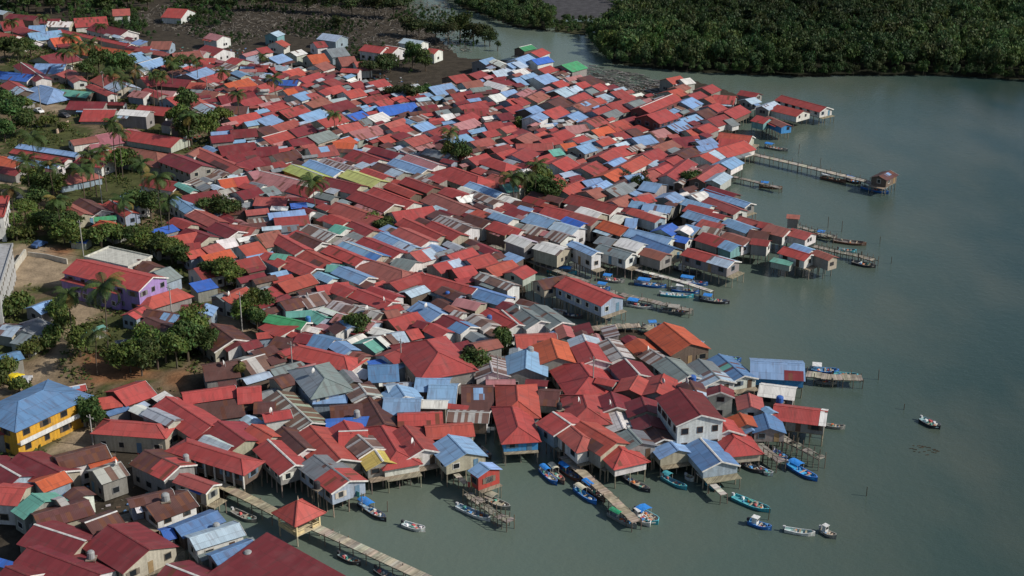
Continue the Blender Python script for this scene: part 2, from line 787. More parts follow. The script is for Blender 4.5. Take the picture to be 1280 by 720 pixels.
# ------------------------------------------------------------------ light
SUN_EL, SUN_AZ = 37.0, -14.0          # azimuth measured from +X towards +Y
w = bpy.data.worlds.new('World'); S.world = w; w.use_nodes = True
nt = w.node_tree; bg = nt.nodes['Background']; sky = nt.nodes.new('ShaderNodeTexSky')
sky.sky_type = 'NISHITA'; sky.sun_disc = False; sky.sun_elevation = R(SUN_EL); sky.sun_rotation = R(90-SUN_AZ)
nt.links.new(sky.outputs[0], bg.inputs[0]); bg.inputs[1].default_value = 0.088
sl = bpy.data.lights.new('sun', 'SUN'); sl.energy = 4.3; sl.angle = R(0.5); sl.color = (1.0, 0.955, 0.88)
so = bpy.data.objects.new('sun', sl); COL.objects.link(so)
sd = Vector((math.cos(R(SUN_EL))*math.cos(R(SUN_AZ)), math.cos(R(SUN_EL))*math.sin(R(SUN_AZ)), math.sin(R(SUN_EL))))
so.rotation_euler = sd.to_track_quat('Z', 'Y').to_euler()
S.view_settings.view_transform = 'Standard'; S.view_settings.look = 'None'
S.view_settings.exposure = EXPOSURE if 'EXPOSURE' in globals() else 0.02
S.view_settings.gamma = 1
S.cycles.max_bounces = 6; S.cycles.use_denoising = True

# ------------------------------------------------------------------ materials
def mat(name):
    m = bpy.data.materials.new(name); m.use_nodes = True
    return m, m.node_tree, m.node_tree.nodes['Principled BSDF']
def N(nt, t, **kw):
    n = nt.nodes.new(t)
    for k, v in kw.items(): setattr(n, k, v)
    return n
def L(nt, a, b): nt.links.new(a, b)
def math_(nt, op, a, b=None, clamp=False):
    n = N(nt, 'ShaderNodeMath', operation=op, use_clamp=clamp)
    for i, v in enumerate((a, b)):
        if v is None: continue
        if isinstance(v, (int, float)): n.inputs[i].default_value = v
        else: L(nt, v, n.inputs[i])
    return n.outputs[0]
def mix(nt, f, a, b, mode='MIX'):
    n = N(nt, 'ShaderNodeMix', data_type='RGBA', blend_type=mode)
    for i, v in ((0, f), (6, a), (7, b)):
        if isinstance(v, (int, float)): n.inputs[i].default_value = v
        elif isinstance(v, tuple): n.inputs[i].default_value = (*v, 1)
        else: L(nt, v, n.inputs[i])
    return n.outputs[2]
def ramp(nt, f, lo, hi):
    n = N(nt, 'ShaderNodeMapRange'); L(nt, f, n.inputs[0]); n.inputs[1].default_value = lo; n.inputs[2].default_value = hi
    return n.outputs[0]
def noise(nt, vec, scale, detail=3.0):
    n = N(nt, 'ShaderNodeTexNoise'); n.inputs['Scale'].default_value = scale; n.inputs['Detail'].default_value = detail
    if vec is not None: L(nt, vec, n.inputs['Vector'])
    return n.outputs[0]

def make_roof_mat():
    m, nt, b = mat('corrugated_metal')
    a = N(nt, 'ShaderNodeAttribute', attribute_name='col'); uv = N(nt, 'ShaderNodeUVMap', uv_map='uv')
    sp = N(nt, 'ShaderNodeSeparateXYZ'); L(nt, uv.outputs[0], sp.inputs[0])
    u, v = sp.outputs[0], sp.outputs[1]
    cell = N(nt, 'ShaderNodeCombineXYZ')
    L(nt, math_(nt, 'FLOOR', math_(nt, 'DIVIDE', u, 0.78)), cell.inputs[0]); L(nt, math_(nt, 'FLOOR', math_(nt, 'DIVIDE', v, 2.4)), cell.inputs[1])
    wn = N(nt, 'ShaderNodeTexWhiteNoise', noise_dimensions='2D'); L(nt, cell.outputs[0], wn.inputs['Vector'])
    wc = N(nt, 'ShaderNodeSeparateColor'); L(nt, wn.outputs['Color'], wc.inputs[0])
    # sheet to sheet variation
    val = math_(nt, 'ADD', math_(nt, 'MULTIPLY', wc.outputs[0], 0.22), 0.89)
    c = mix(nt, 1.0, a.outputs['Color'], (1, 1, 1), 'MULTIPLY')
    hv = N(nt, 'ShaderNodeHueSaturation'); L(nt, a.outputs['Color'], hv.inputs['Color']); L(nt, val, hv.inputs['Value'])
    c = hv.outputs[0]
    # patched old roofs: alpha says how many sheets have rusted through to brown
    w1 = N(nt, 'ShaderNodeTexWhiteNoise', noise_dimensions='1D'); L(nt, math_(nt, 'FLOOR', math_(nt, 'DIVIDE', u, 0.62)), w1.inputs['W'])
    old = math_(nt, 'GREATER_THAN', a.outputs['Alpha'], 0.7)      # very old roofs: whole rusty strips from ridge to eave
    pick = N(nt, 'ShaderNodeMix', data_type='FLOAT'); L(nt, old, pick.inputs[0]); L(nt, wc.outputs[1], pick.inputs[2]); L(nt, w1.outputs[0], pick.inputs[3])
    st = math_(nt, 'LESS_THAN', pick.outputs[0], math_(nt, 'MULTIPLY', a.outputs['Alpha'], 0.60))
    rust = mix(nt, wc.outputs[2], (0.085, 0.030, 0.018), (0.16, 0.065, 0.035))
    c = mix(nt, math_(nt, 'MULTIPLY', st, 0.85), c, rust)
    # weathering: streaks running down the slope, dirt blotches, faded areas
    mp = N(nt, 'ShaderNodeMapping'); L(nt, uv.outputs[0], mp.inputs[0]); mp.inputs['Scale'].default_value = (1.6, 0.22, 1)
    streak = ramp(nt, noise(nt, mp.outputs[0], 1.0, 4), 0.52, 0.74)
    c = mix(nt, math_(nt, 'MULTIPLY', streak, 0.50), c, (0.085, 0.05, 0.042))
    blot = ramp(nt, noise(nt, uv.outputs[0], 0.33, 4), 0.50, 0.80)
    c = mix(nt, math_(nt, 'MULTIPLY', blot, 0.16), c, (0.30, 0.20, 0.19))
    # corrugation and sheet laps
    cor = math_(nt, 'SINE', math_(nt, 'MULTIPLY', u, 2*math.pi/0.26))
    bp = N(nt, 'ShaderNodeBump'); bp.inputs['Strength'].default_value = 0.25; bp.inputs['Distance'].default_value = 0.02
    L(nt, cor, bp.inputs['Height']); L(nt, bp.outputs[0], b.inputs['Normal'])
    lap = math_(nt, 'LESS_THAN', math_(nt, 'FRACT', math_(nt, 'DIVIDE', v, 2.4)), 0.035)
    c = mix(nt, math_(nt, 'MULTIPLY', lap, 0.35), c, (0.05, 0.035, 0.03))
    L(nt, c, b.inputs['Base Color']); b.inputs['Roughness'].default_value = 0.55; b.inputs['Specular IOR Level'].default_value = 0.3
    return m
def make_paint_mat():
    m, nt, b = mat('painted_board')
    a = N(nt, 'ShaderNodeAttribute', attribute_name='col')
    g = N(nt, 'ShaderNodeNewGeometry')
    mp = N(nt, 'ShaderNodeMapping'); L(nt, g.outputs['Position'], mp.inputs[0]); mp.inputs['Scale'].default_value = (1.1, 1.1, 0.35)
    n1 = ramp(nt, noise(nt, mp.outputs[0], 0.9, 5), 0.42, 0.72)
    c = mix(nt, math_(nt, 'MULTIPLY', n1, 0.32), a.outputs['Color'], (0.13, 0.11, 0.09))
    hv = N(nt, 'ShaderNodeHueSaturation'); L(nt, c, hv.inputs['Color'])
    uv = N(nt, 'ShaderNodeUVMap', uv_map='uv'); su = N(nt, 'ShaderNodeSeparateXYZ'); L(nt, uv.outputs[0], su.inputs[0])
    w1 = N(nt, 'ShaderNodeTexWhiteNoise', noise_dimensions='1D'); L(nt, math_(nt, 'FLOOR', math_(nt, 'DIVIDE', su.outputs[0], 0.34)), w1.inputs['W'])
    L(nt, math_(nt, 'ADD', math_(nt, 'MULTIPLY', w1.outputs[0], 0.20), math_(nt, 'ADD', math_(nt, 'MULTIPLY', noise(nt, g.outputs['Position'], 3.0, 2), 0.5), 0.65)), hv.inputs['Value'])
    L(nt, hv.outputs[0], b.inputs['Base Color']); b.inputs['Roughness'].default_value = 0.75; b.inputs['Specular IOR Level'].default_value = 0.25
    return m
def make_leaf_mat():
    m, nt, b = mat('leaves')
    a = N(nt, 'ShaderNodeAttribute', attribute_name='col')
    oi = N(nt, 'ShaderNodeObjectInfo')
    hv = N(nt, 'ShaderNodeHueSaturation'); L(nt, a.outputs['Color'], hv.inputs['Color'])
    L(nt, math_(nt, 'ADD', math_(nt, 'MULTIPLY', oi.outputs['Random'], 0.05), 0.475), hv.inputs['Hue'])
    L(nt, math_(nt, 'ADD', math_(nt, 'MULTIPLY', oi.outputs['Random'], 0.4), 0.8), hv.inputs['Value'])
    L(nt, hv.outputs[0], b.inputs['Base Color']); b.inputs['Roughness'].default_value = 0.6; b.inputs['Specular IOR Level'].default_value = 0.2
    tr = N(nt, 'ShaderNodeBsdfTranslucent'); L(nt, hv.outputs[0], tr.inputs[0])
    ms = N(nt, 'ShaderNodeMixShader'); ms.inputs[0].default_value = 0.25
    L(nt, b.outputs[0], ms.inputs[1]); L(nt, tr.outputs[0], ms.inputs[2]); L(nt, ms.outputs[0], nt.nodes['Material Output'].inputs[0])
    return m
def make_wood_mat():
    m, nt, b = mat('weathered_wood')
    a = N(nt, 'ShaderNodeAttribute', attribute_name='col'); uv = N(nt, 'ShaderNodeUVMap', uv_map='uv')
    sp = N(nt, 'ShaderNodeSeparateXYZ'); L(nt, uv.outputs[0], sp.inputs[0])
    wn = N(nt, 'ShaderNodeTexWhiteNoise', noise_dimensions='1D'); L(nt, math_(nt, 'FLOOR', math_(nt, 'DIVIDE', sp.outputs[0], 0.22)), wn.inputs['W'])
    hv = N(nt, 'ShaderNodeHueSaturation'); L(nt, a.outputs['Color'], hv.inputs['Color'])
    L(nt, math_(nt, 'ADD', math_(nt, 'MULTIPLY', wn.outputs[0], 0.55), 0.7), hv.inputs['Value'])
    g = N(nt, 'ShaderNodeNewGeometry')
    c = mix(nt, math_(nt, 'MULTIPLY', ramp(nt, noise(nt, g.outputs['Position'], 0.8, 4), 0.45, 0.7), 0.5), hv.outputs[0], (0.07, 0.055, 0.04))
    L(nt, c, b.inputs['Base Color']); b.inputs['Roughness'].default_value = 0.85; b.inputs['Specular IOR Level'].default_value = 0.15
    return m
def make_glass_mat():
    m, nt, b = mat('window_glass'); b.inputs['Base Color'].default_value = (0.018, 0.022, 0.026, 1); b.inputs['Roughness'].default_value = 0.12
    return m
def make_ground_mat():
    m, nt, b = mat('ground')
    a = N(nt, 'ShaderNodeAttribute', attribute_name='col'); g = N(nt, 'ShaderNodeNewGeometry')
    n1 = noise(nt, g.outputs['Position'], 0.35, 6); n2 = noise(nt, g.outputs['Position'], 1.7, 4)
    hv = N(nt, 'ShaderNodeHueSaturation'); L(nt, a.outputs['Color'], hv.inputs['Color'])
    L(nt, math_(nt, 'ADD', math_(nt, 'MULTIPLY', n1, 1.1), math_(nt, 'MULTIPLY', n2, 0.6)), hv.inputs['Value'])
    L(nt, hv.outputs[0], b.inputs['Base Color']); b.inputs['Roughness'].default_value = 0.9; b.inputs['Specular IOR Level'].default_value = 0.12
    bp = N(nt, 'ShaderNodeBump'); bp.inputs['Strength'].default_value = 0.5; bp.inputs['Distance'].default_value = 0.3
    L(nt, n2, bp.inputs['Height']); L(nt, bp.outputs[0], b.inputs['Normal'])
    return m
def make_water_mat():
    m, nt, b = mat('silty_water')
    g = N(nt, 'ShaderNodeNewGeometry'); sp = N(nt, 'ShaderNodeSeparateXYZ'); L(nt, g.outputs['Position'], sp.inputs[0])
    # silty near the shore; darkening to the right is vignette shade painted into the colour
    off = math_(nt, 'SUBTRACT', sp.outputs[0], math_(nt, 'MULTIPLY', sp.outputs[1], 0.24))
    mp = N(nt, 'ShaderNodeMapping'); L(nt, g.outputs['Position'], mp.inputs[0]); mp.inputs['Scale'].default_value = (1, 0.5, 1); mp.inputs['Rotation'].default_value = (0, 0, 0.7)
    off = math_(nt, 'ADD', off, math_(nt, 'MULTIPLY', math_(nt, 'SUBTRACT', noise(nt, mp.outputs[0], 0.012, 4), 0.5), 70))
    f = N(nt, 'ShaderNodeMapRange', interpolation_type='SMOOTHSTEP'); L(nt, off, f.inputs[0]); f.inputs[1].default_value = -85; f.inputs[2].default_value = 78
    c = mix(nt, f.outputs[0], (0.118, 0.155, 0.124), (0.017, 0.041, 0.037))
    streak = ramp(nt, noise(nt, mp.outputs[0], 0.05, 5), 0.4, 0.75)
    c = mix(nt, math_(nt, 'MULTIPLY', streak, 0.34), c, (0.135, 0.13, 0.09))
    L(nt, c, b.inputs['Base Color'])
    rr = N(nt, 'ShaderNodeMapRange'); L(nt, noise(nt, mp.outputs[0], 0.03, 5), rr.inputs[0]); rr.inputs[1].default_value = 0.35; rr.inputs[2].default_value = 0.68; rr.inputs[3].default_value = 0.17; rr.inputs[4].default_value = 0.27; L(nt, rr.outputs[0], b.inputs['Roughness']); b.inputs['IOR'].default_value = 1.33; b.inputs['Specular IOR Level'].default_value = 0.5
    n1 = noise(nt, g.outputs['Position'], 0.55, 3); mp2 = N(nt, 'ShaderNodeMapping'); L(nt, g.outputs['Position'], mp2.inputs[0]); mp2.inputs['Scale'].default_value = (1.0, 2.2, 1)
    n2 = noise(nt, mp2.outputs[0], 1.5, 3)
    bp = N(nt, 'ShaderNodeBump'); bp.inputs['Strength'].default_value = 0.32; bp.inputs['Distance'].default_value = 0.25
    L(nt, math_(nt, 'ADD', n1, math_(nt, 'MULTIPLY', n2, 0.6)), bp.inputs['Height']); L(nt, bp.outputs[0], b.inputs['Normal'])
    return m
ROOF, PAINT, LEAF, WOOD, GLASS, GROUND, WATER = (f() for f in (make_roof_mat, make_paint_mat, make_leaf_mat, make_wood_mat, make_glass_mat, make_ground_mat, make_water_mat))

# ------------------------------------------------------------------ mesh builder
BUILT = []
class MB:
    def __init__(s): s.v = []; s.f = []; s.c = []; s.uv = []; s.m = []
    def face(s, pts, col, uvs=None, m=0):
        i = len(s.v); s.v += [tuple(p) for p in pts]; s.f.append(tuple(range(i, i+len(pts))))
        s.c.append(col if len(col) == 4 else (*col, 0.0)); s.uv += uvs if uvs else [(p[0]+p[1], p[2]+p[1]*0.2) for p in pts]; s.m.append(m)
    def hexa(s, a, col, m=0, uvs=None):     # eight corners, bottom ring then top ring, both counter-clockwise from above
        for q in ((3, 2, 1, 0), (4, 5, 6, 7), (0, 1, 5, 4), (1, 2, 6, 5), (2, 3, 7, 6), (3, 0, 4, 7)):
            s.face([a[i] for i in q], col, None if uvs is None else [uvs[i] for i in q], m)
    def box(s, x0, x1, y0, y1, z0, z1, col, m=0):
        s.hexa([(x0, y0, z0), (x1, y0, z0), (x1, y1, z0), (x0, y1, z0), (x0, y0, z1), (x1, y0, z1), (x1, y1, z1), (x0, y1, z1)], col, m)
    def bar(s, a, b, wd, h, col, m=0):      # a beam from a to b
        a, b = Vector(a), Vector(b); d = (b-a).normalized()
        side = d.cross(Vector((0, 0, 1)))
        side = (side.normalized() if side.length > 1e-4 else Vector((1, 0, 0)))*wd/2
        up = side.normalized().cross(d)*h/2
        s.hexa([a-side-up, b-side-up, b+side-up, a+side-up, a-side+up, b-side+up, b+side+up, a+side+up], col, m)
    def tube(s, pts, rad, col, n=6, m=0):
        rings = []
        for k, p in enumerate(pts):
            p = Vector(p); r = rad[k] if isinstance(rad, (list, tuple)) else rad
            d = (Vector(pts[min(k+1, len(pts)-1)])-Vector(pts[max(k-1, 0)])).normalized()
            x = d.cross(Vector((0.31, 0.95, 0.05))).normalized(); y = d.cross(x)
            rings.append([p+x*r*math.cos(t*2*math.pi/n)+y*r*math.sin(t*2*math.pi/n) for t in range(n)])
        for k in range(len(rings)-1):
            for t in range(n):
                s.face([rings[k][t], rings[k][(t+1) % n], rings[k+1][(t+1) % n], rings[k+1][t]], col, None, m)
        s.face(rings[-1], col, None, m)
    def add(s, o, M=None):
        i = len(s.v); s.v += [tuple(M @ Vector(p)) for p in o.v] if M else o.v
        s.f += [tuple(k+i for k in f) for f in o.f]; s.c += o.c; s.uv += o.uv; s.m += o.m
    def mesh(s, name, mats):
        me = bpy.data.meshes.new(name); me.from_pydata(s.v, [], s.f)
        for m in mats: me.materials.append(m)
        at_ = me.attributes.new('col', 'FLOAT_COLOR', 'FACE'); at_.data.foreach_set('color', np.array(s.c, dtype=np.float32).ravel())
        l = me.uv_layers.new(name='uv'); l.data.foreach_set('uv', np.array(s.uv, dtype=np.float32).ravel())
        me.polygons.foreach_set('material_index', s.m); me.update()
        return me
    def build(s, name, mats, parent=None):
        o = bpy.data.objects.new(name, s.mesh(name, mats)); COL.objects.link(o); o.parent = parent
        if parent is not None: BUILT.append((o, parent))
        return o
def tag(o, label=None, cat=None, group=None, kind=None):
    for k, v in (('label', label), ('category', cat), ('group', group), ('kind', kind)):
        if v: o[k] = v
    return o
def empty(name, loc, rz=0.0, scale=1.0):
    o = bpy.data.objects.new(name, None); COL.objects.link(o); o.location = loc; o.rotation_euler = (0, 0, rz); o.scale = (scale,)*3
    o.empty_display_size = 0.5
    return o
def np_mesh(name, V, cols, mats, kq=4):     # quads (or kq-gons) as numpy arrays, one colour per face
    nf = len(V)//kq; me = bpy.data.meshes.new(name)
    me.vertices.add(len(V)); me.vertices.foreach_set('co', V.astype(np.float32).ravel())
    me.loops.add(len(V)); me.loops.foreach_set('vertex_index', np.arange(len(V), dtype=np.int32))
    me.polygons.add(nf); me.polygons.foreach_set('loop_start', np.arange(0, len(V), kq, dtype=np.int32))
    me.update(calc_edges=True)
    for m in mats: me.materials.append(m)
    c4 = np.ones((nf, 4), np.float32); c4[:, :3] = cols; c4[:, 3] = 0
    me.attributes.new('col', 'FLOAT_COLOR', 'FACE').data.foreach_set('color', c4.ravel()); me.uv_layers.new(name='uv')
    return me

# ------------------------------------------------------------------ ground
def poly(pts): return np.array([at(u, v)[:2] for u, v in pts])
def sdist(P, poly_):       # signed distance, positive inside
    d = np.full(len(P), 1e9); inside = np.zeros(len(P), bool); n = len(poly_)
    for i in range(n):
        a, b = poly_[i], poly_[(i+1) % n]; e = b-a
        t = np.clip(((P-a)@e)/max(e@e, 1e-9), 0, 1); q = P-(a+t[:, None]*e); d = np.minimum(d, np.hypot(q[:, 0], q[:, 1]))
        c = (a[1] > P[:, 1]) != (b[1] > P[:, 1])
        with np.errstate(divide='ignore', invalid='ignore'):
            inside ^= c & (P[:, 0] < (b[0]-a[0])*(P[:, 1]-a[1])/(b[1]-a[1]+1e-12)+a[0])
    return np.where(inside, d, -d)
MUDP = poly([(-260, 800), (-260, -60), (440, -60), (500, 0), (540, 40), (575, 72), (640, 76), (690, 84), (735, 94), (800, 108), (850, 96), (900, 110), (930, 122), (925, 160), (905, 185), (895, 222), (880, 245),
             (870, 270), (850, 288), (800, 300), (755, 318), (690, 326), (650, 340), (660, 372), (690, 398), (705, 408), (760, 410), (812, 414), (850, 440), (880, 470), (890, 500), (870, 520), (820, 532), (760, 536),
             (700, 526), (650, 520), (600, 535), (560, 552), (520, 556), (470, 552), (420, 560), (370, 574), (325, 590), (290, 612), (250, 650), (190, 690), (150, 800)])
LANDP = poly([(-300, 620), (40, 596), (120, 572), (150, 545), (110, 520), (200, 508), (250, 490), (300, 478), (325, 440), (318, 380), (285, 300), (250, 240), (300, 170), (250, 120), (160, 60), (60, 20), (-300, 0)])
SANDP = [poly(p) for p in (
    [(-20, 335), (40, 325), (100, 338), (86, 375), (62, 366), (-20, 380)], [(82, 384), (126, 388), (122, 402), (94, 432), (74, 462), (64, 492), (38, 484), (56, 456), (86, 422)],
    [(-10, 232), (38, 234), (30, 256), (-10, 252)], [(-10, 482), (30, 470), (62, 492), (-10, 506)], [(596, 302), (640, 298), (636, 322), (590, 318)], [(265, 392), (300, 386), (318, 425), (285, 442)],
    [(100, 542), (150, 526), (140, 562), (50, 578)], [(20, 316), (90, 320), (100, 335), (20, 330)], [(640, 160), (680, 155), (680, 168), (640, 172)], [(50, 138), (90, 140), (86, 150), (46, 150)])]
EARTHP = [poly(p) for p in ([(100, 452), (150, 446), (200, 478), (110, 490)], [(212, 474), (236, 470), (232, 490), (208, 488)], [(64, 318), (92, 320), (90, 330), (64, 328)])]
FORP = [poly(p) for p in ([(735, 48), (750, 66), (765, 80), (800, 85), (860, 90), (930, 94), (1000, 96), (1100, 95), (1180, 95), (1300, 102), (1420, 112), (1420, -80), (1040, -50), (1010, 0), (930, 8), (850, 16), (800, 20), (770, 30)],
                         [(540, -30), (575, 10), (605, 20), (640, 34), (688, 40), (686, 22), (660, 6), (640, -30)])]
SPITP = [poly(p) for p in ([(688, 40), (735, 46), (740, 28), (690, 25)], [(735, -4), (765, 8), (800, 16), (802, 8), (770, -6)], [(660, 8), (690, 26), (760, 22), (800, 18), (880, 14), (1000, 4), (1040, -60), (900, -60), (720, -30)])]
def ground_z(P):
    P = np.atleast_2d(P); m = sdist(P, MUDP); l = sdist(P, LANDP)
    z = np.where(m > 0, np.minimum(0.05+0.03*m, 0.30), np.maximum(-0.05+0.06*m, -2.0))
    z = np.where(l > 0, np.minimum(0.3+0.22*l, 1.3)+np.clip((l-12)*0.03, 0, 1.4), z)
    for f in FORP: z = np.maximum(z, np.where(sdist(P, f) > 0, 0.25, -9))
    for f in SPITP: z = np.maximum(z, np.where(sdist(P, f) > 0, 0.12, -9))
    return z
def gz(p): return float(ground_z(np.array([[p[0], p[1]]]))[0])
def make_ground():
    xs = np.concatenate([np.arange(-230, 260, 2.0)]); ys = np.arange(150, 860, 2.0)
    X, Y = np.meshgrid(xs, ys); P = np.stack([X.ravel(), Y.ravel()], 1); z = ground_z(P)
    z = z+(RNG.random(len(z))-0.5)*np.where(z > 0.5, 0.16, 0.06)
    m = sdist(P, MUDP); l = sdist(P, LANDP)
    c = np.tile(np.array([0.058, 0.047, 0.034]), (len(P), 1))
    gr = np.where(((np.sin(P[:, 0]*0.19)+np.sin(P[:, 1]*0.13+1)+RNG.random(len(P))*1.2)[:, None]) > 0.8, np.array([[0.17, 0.125, 0.075]]), np.array([[0.075, 0.082, 0.030]])); n = RNG.random(len(P))
    k = np.clip(l/6, 0, 1)[:, None]; c = c*(1-k)+gr*k
    for s_, cc in [(q, (0.33, 0.25, 0.165)) for q in SANDP]+[(q, (0.26, 0.125, 0.06)) for q in EARTHP]+[(q, (0.06, 0.06, 0.03)) for q in SPITP[:2]]+[(SPITP[2], (0.075, 0.072, 0.075))]+[(q, (0.02, 0.022, 0.012)) for q in FORP]:
        k = np.clip(sdist(P, s_)/2.5+0.5, 0, 1)[:, None]; c = c*(1-k)+np.array(cc)*k
    c *= (0.85+0.3*n)[:, None]
    nx, ny = len(xs), len(ys); me = bpy.data.meshes.new('ground')
    idx = np.arange(nx*ny).reshape(ny, nx); q = np.stack([idx[:-1, :-1], idx[:-1, 1:], idx[1:, 1:], idx[1:, :-1]], -1).reshape(-1, 4)
    me.vertices.add(len(P)); me.vertices.foreach_set('co', np.column_stack([P, z]).astype(np.float32).ravel())
    me.loops.add(q.size); me.loops.foreach_set('vertex_index', q.astype(np.int32).ravel())
    me.polygons.add(len(q)); me.polygons.foreach_set('loop_start', np.arange(0, q.size, 4, dtype=np.int32)); me.update(calc_edges=True)
    c4 = np.ones((len(P), 4), np.float32); c4[:, :3] = c
    me.attributes.new('col', 'FLOAT_COLOR', 'POINT').data.foreach_set('color', c4.ravel()); me.materials.append(GROUND)
    me.polygons.foreach_set('use_smooth', [True]*len(q))
    o = bpy.data.objects.new('ground', me); COL.objects.link(o); tag(o, 'dark tidal mud, sandy yards and grassy earth under the village', 'ground', kind='structure')
    b = MB(); b.face([(-9000, -3000, -2.6), (9000, -3000, -2.6), (9000, 15000, -2.6), (-9000, 15000, -2.6)], (0.05, 0.045, 0.035))
    tag(b.build('seabed', [GROUND]), 'muddy bed of the bay under the water', 'seabed', kind='structure')
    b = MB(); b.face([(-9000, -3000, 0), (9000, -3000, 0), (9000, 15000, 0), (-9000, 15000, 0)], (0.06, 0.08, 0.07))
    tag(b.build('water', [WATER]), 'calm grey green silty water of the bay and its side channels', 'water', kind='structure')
make_ground()

# ------------------------------------------------------------------ houses
ROOFC = {'r': (0.37, 0.065, 0.057), 'o': (0.47, 0.10, 0.045), 'm': (0.175, 0.030, 0.034), 'b': (0.205, 0.335, 0.52), 'B': (0.045, 0.13, 0.45), 'd': (0.11, 0.215, 0.375), 'g': (0.36, 0.40, 0.44), 'c': (0.38, 0.47, 0.56),
         'w': (0.68, 0.67, 0.62), 'n': (0.105, 0.046, 0.040), 's': (0.38, 0.36, 0.34), 't': (0.13, 0.34, 0.27), 'G': (0.06, 0.27, 0.12), 'l': (0.42, 0.47, 0.15), 'y': (0.66, 0.50, 0.13), 'p': (0.38, 0.165, 0.165), 'k': (0.19, 0.215, 0.22)}
CWORD = {'r': 'red', 'o': 'orange red', 'm': 'dark maroon', 'b': 'pale blue', 'B': 'bright blue', 'd': 'steel blue', 'g': 'grey', 'c': 'pale grey blue', 'w': 'off white', 'n': 'rusty brown', 's': 'striped zinc',
         't': 'teal', 'G': 'green', 'l': 'lime green', 'y': 'yellow', 'p': 'faded pink', 'k': 'slate grey'}
REDS = [(0.37, 0.066, 0.057)]*6+[(0.31, 0.055, 0.050)]*3+[(0.34, 0.086, 0.072)]*3+[(0.38, 0.078, 0.056)]*2+[(0.26, 0.048, 0.044)]*3+[(0.28, 0.100, 0.076)]*2
WALLC = {'W': (0.60, 0.59, 0.56), 'B': (0.06, 0.26, 0.52), 'G': (0.25, 0.24, 0.22), 'C': (0.38, 0.35, 0.27), 'T': (0.18, 0.36, 0.36), 'S': (0.27, 0.33, 0.40), 'Y': (0.60, 0.32, 0.035), 'P': (0.29, 0.21, 0.44), 'M': (0.14, 0.05, 0.045), 'N': (0.13, 0.095, 0.075), 'K': (0.36, 0.38, 0.33), 'R': (0.35, 0.05, 0.04)}
WWORD = {'W': 'white', 'B': 'blue', 'G': 'grey', 'C': 'cream', 'T': 'teal', 'S': 'blue grey', 'Y': 'yellow', 'P': 'purple', 'M': 'maroon', 'N': 'brown', 'K': 'grey green', 'R': 'red'}

def jit(c, a=0.12):
    k = 1+random.uniform(-a, a); return tuple(min(0.9, max(0.004, x*k*(1+random.uniform(-a*0.4, a*0.4)))) for x in c)

class House: pass
def parse():
    hs = []; rnd = random.Random(3)
    for (ox, oy, sc), txt in HOUSES:
        for ln in txt.strip().splitlines():
            t = ln.split(); h = House(); ax, ay, bx, by, d = map(float, t[:5]); h.col = t[5]
            pitch = None; h.hip = h.shed = h.plus = False; h.zr = None; h.wall = None; h.patch = None; h.key = None
            for f in t[6:]:
                if f == 'h': h.hip = True
                elif f == 's': h.shed = True
                elif f == '+': h.plus = True
                elif f[0] == 'z': h.zr = float(f[1:])
                elif f[0] == 't' and len(f) > 1: pitch = float(f[1:])
                elif f[0] == 'w': h.wall = f[1]
                elif f[0] == 'p': h.patch = f[1]
                elif f[0] == '#': h.key = f[1:]
            zr = h.zr = h.zr or 5.5+rnd.uniform(-0.35, 0.35)
            h.wall_given = h.wall
            if not h.wall: h.wall = rnd.choice('WWGGGGGNNKSSC')
            a = (ox+ax/sc, oy+ay/sc); b = (ox+bx/sc, oy+by/sc); A, B = at(*a, zr), at(*b, zr)
            dr = (B-A); h.L = dr.length; dr.normalize(); n = Vector((-dr.y, dr.x, 0)); h.near = 1
            if n.y > 0: n = -n; h.near = -1
            h.tp = 0.36+rnd.uniform(-0.03, 0.05)
            if h.shed: h.tp = 0.17
            if h.hip: h.tp = 0.42
            if pitch: h.tp = pitch
            mid = (A+B)/2
            if d < 0: wdt = -d
            else:
                mpx = ((a[0]+b[0])/2, (a[1]+b[1])/2); sl_ = (b[1]-a[1])/((b[0]-a[0]) or 1e-6); lo, hi = 0.8, 22.0
                for _ in range(40):
                    w_ = (lo+hi)/2; half = w_ if h.shed else w_/2
                    e = px(mid+n*half-Vector((0, 0, half*h.tp)))
                    if (e[1]-mpx[1]-sl_*(e[0]-mpx[0]))*sc < d: lo = w_
                    else: hi = w_
                wdt = lo
            if d > 0: wdt *= 1.11
            h.L *= 1.03
            h.w = min(max(wdt, 1.6), 19.0); h.d = dr; h.n = n; h.mid = mid; h.px = px(mid)
            h.ang = math.atan2(dr.y, dr.x); h.scale = FPX/((mid-Vector((0, 0, CAM_H))).dot(FWD))
            h.area = h.L*h.w*h.scale**2
            c = mid+n*(h.w/2) if h.shed else mid
            g = [gz(c+dr*(i*h.L/2)+n*(j*h.w/2)) for i in (-1, 0, 1) for j in (-1, 0, 1)]
            h.g = max(g); h.gmin = min(g)
            h.onland = min(g) > 0.6
            hs.append(h)
    return hs

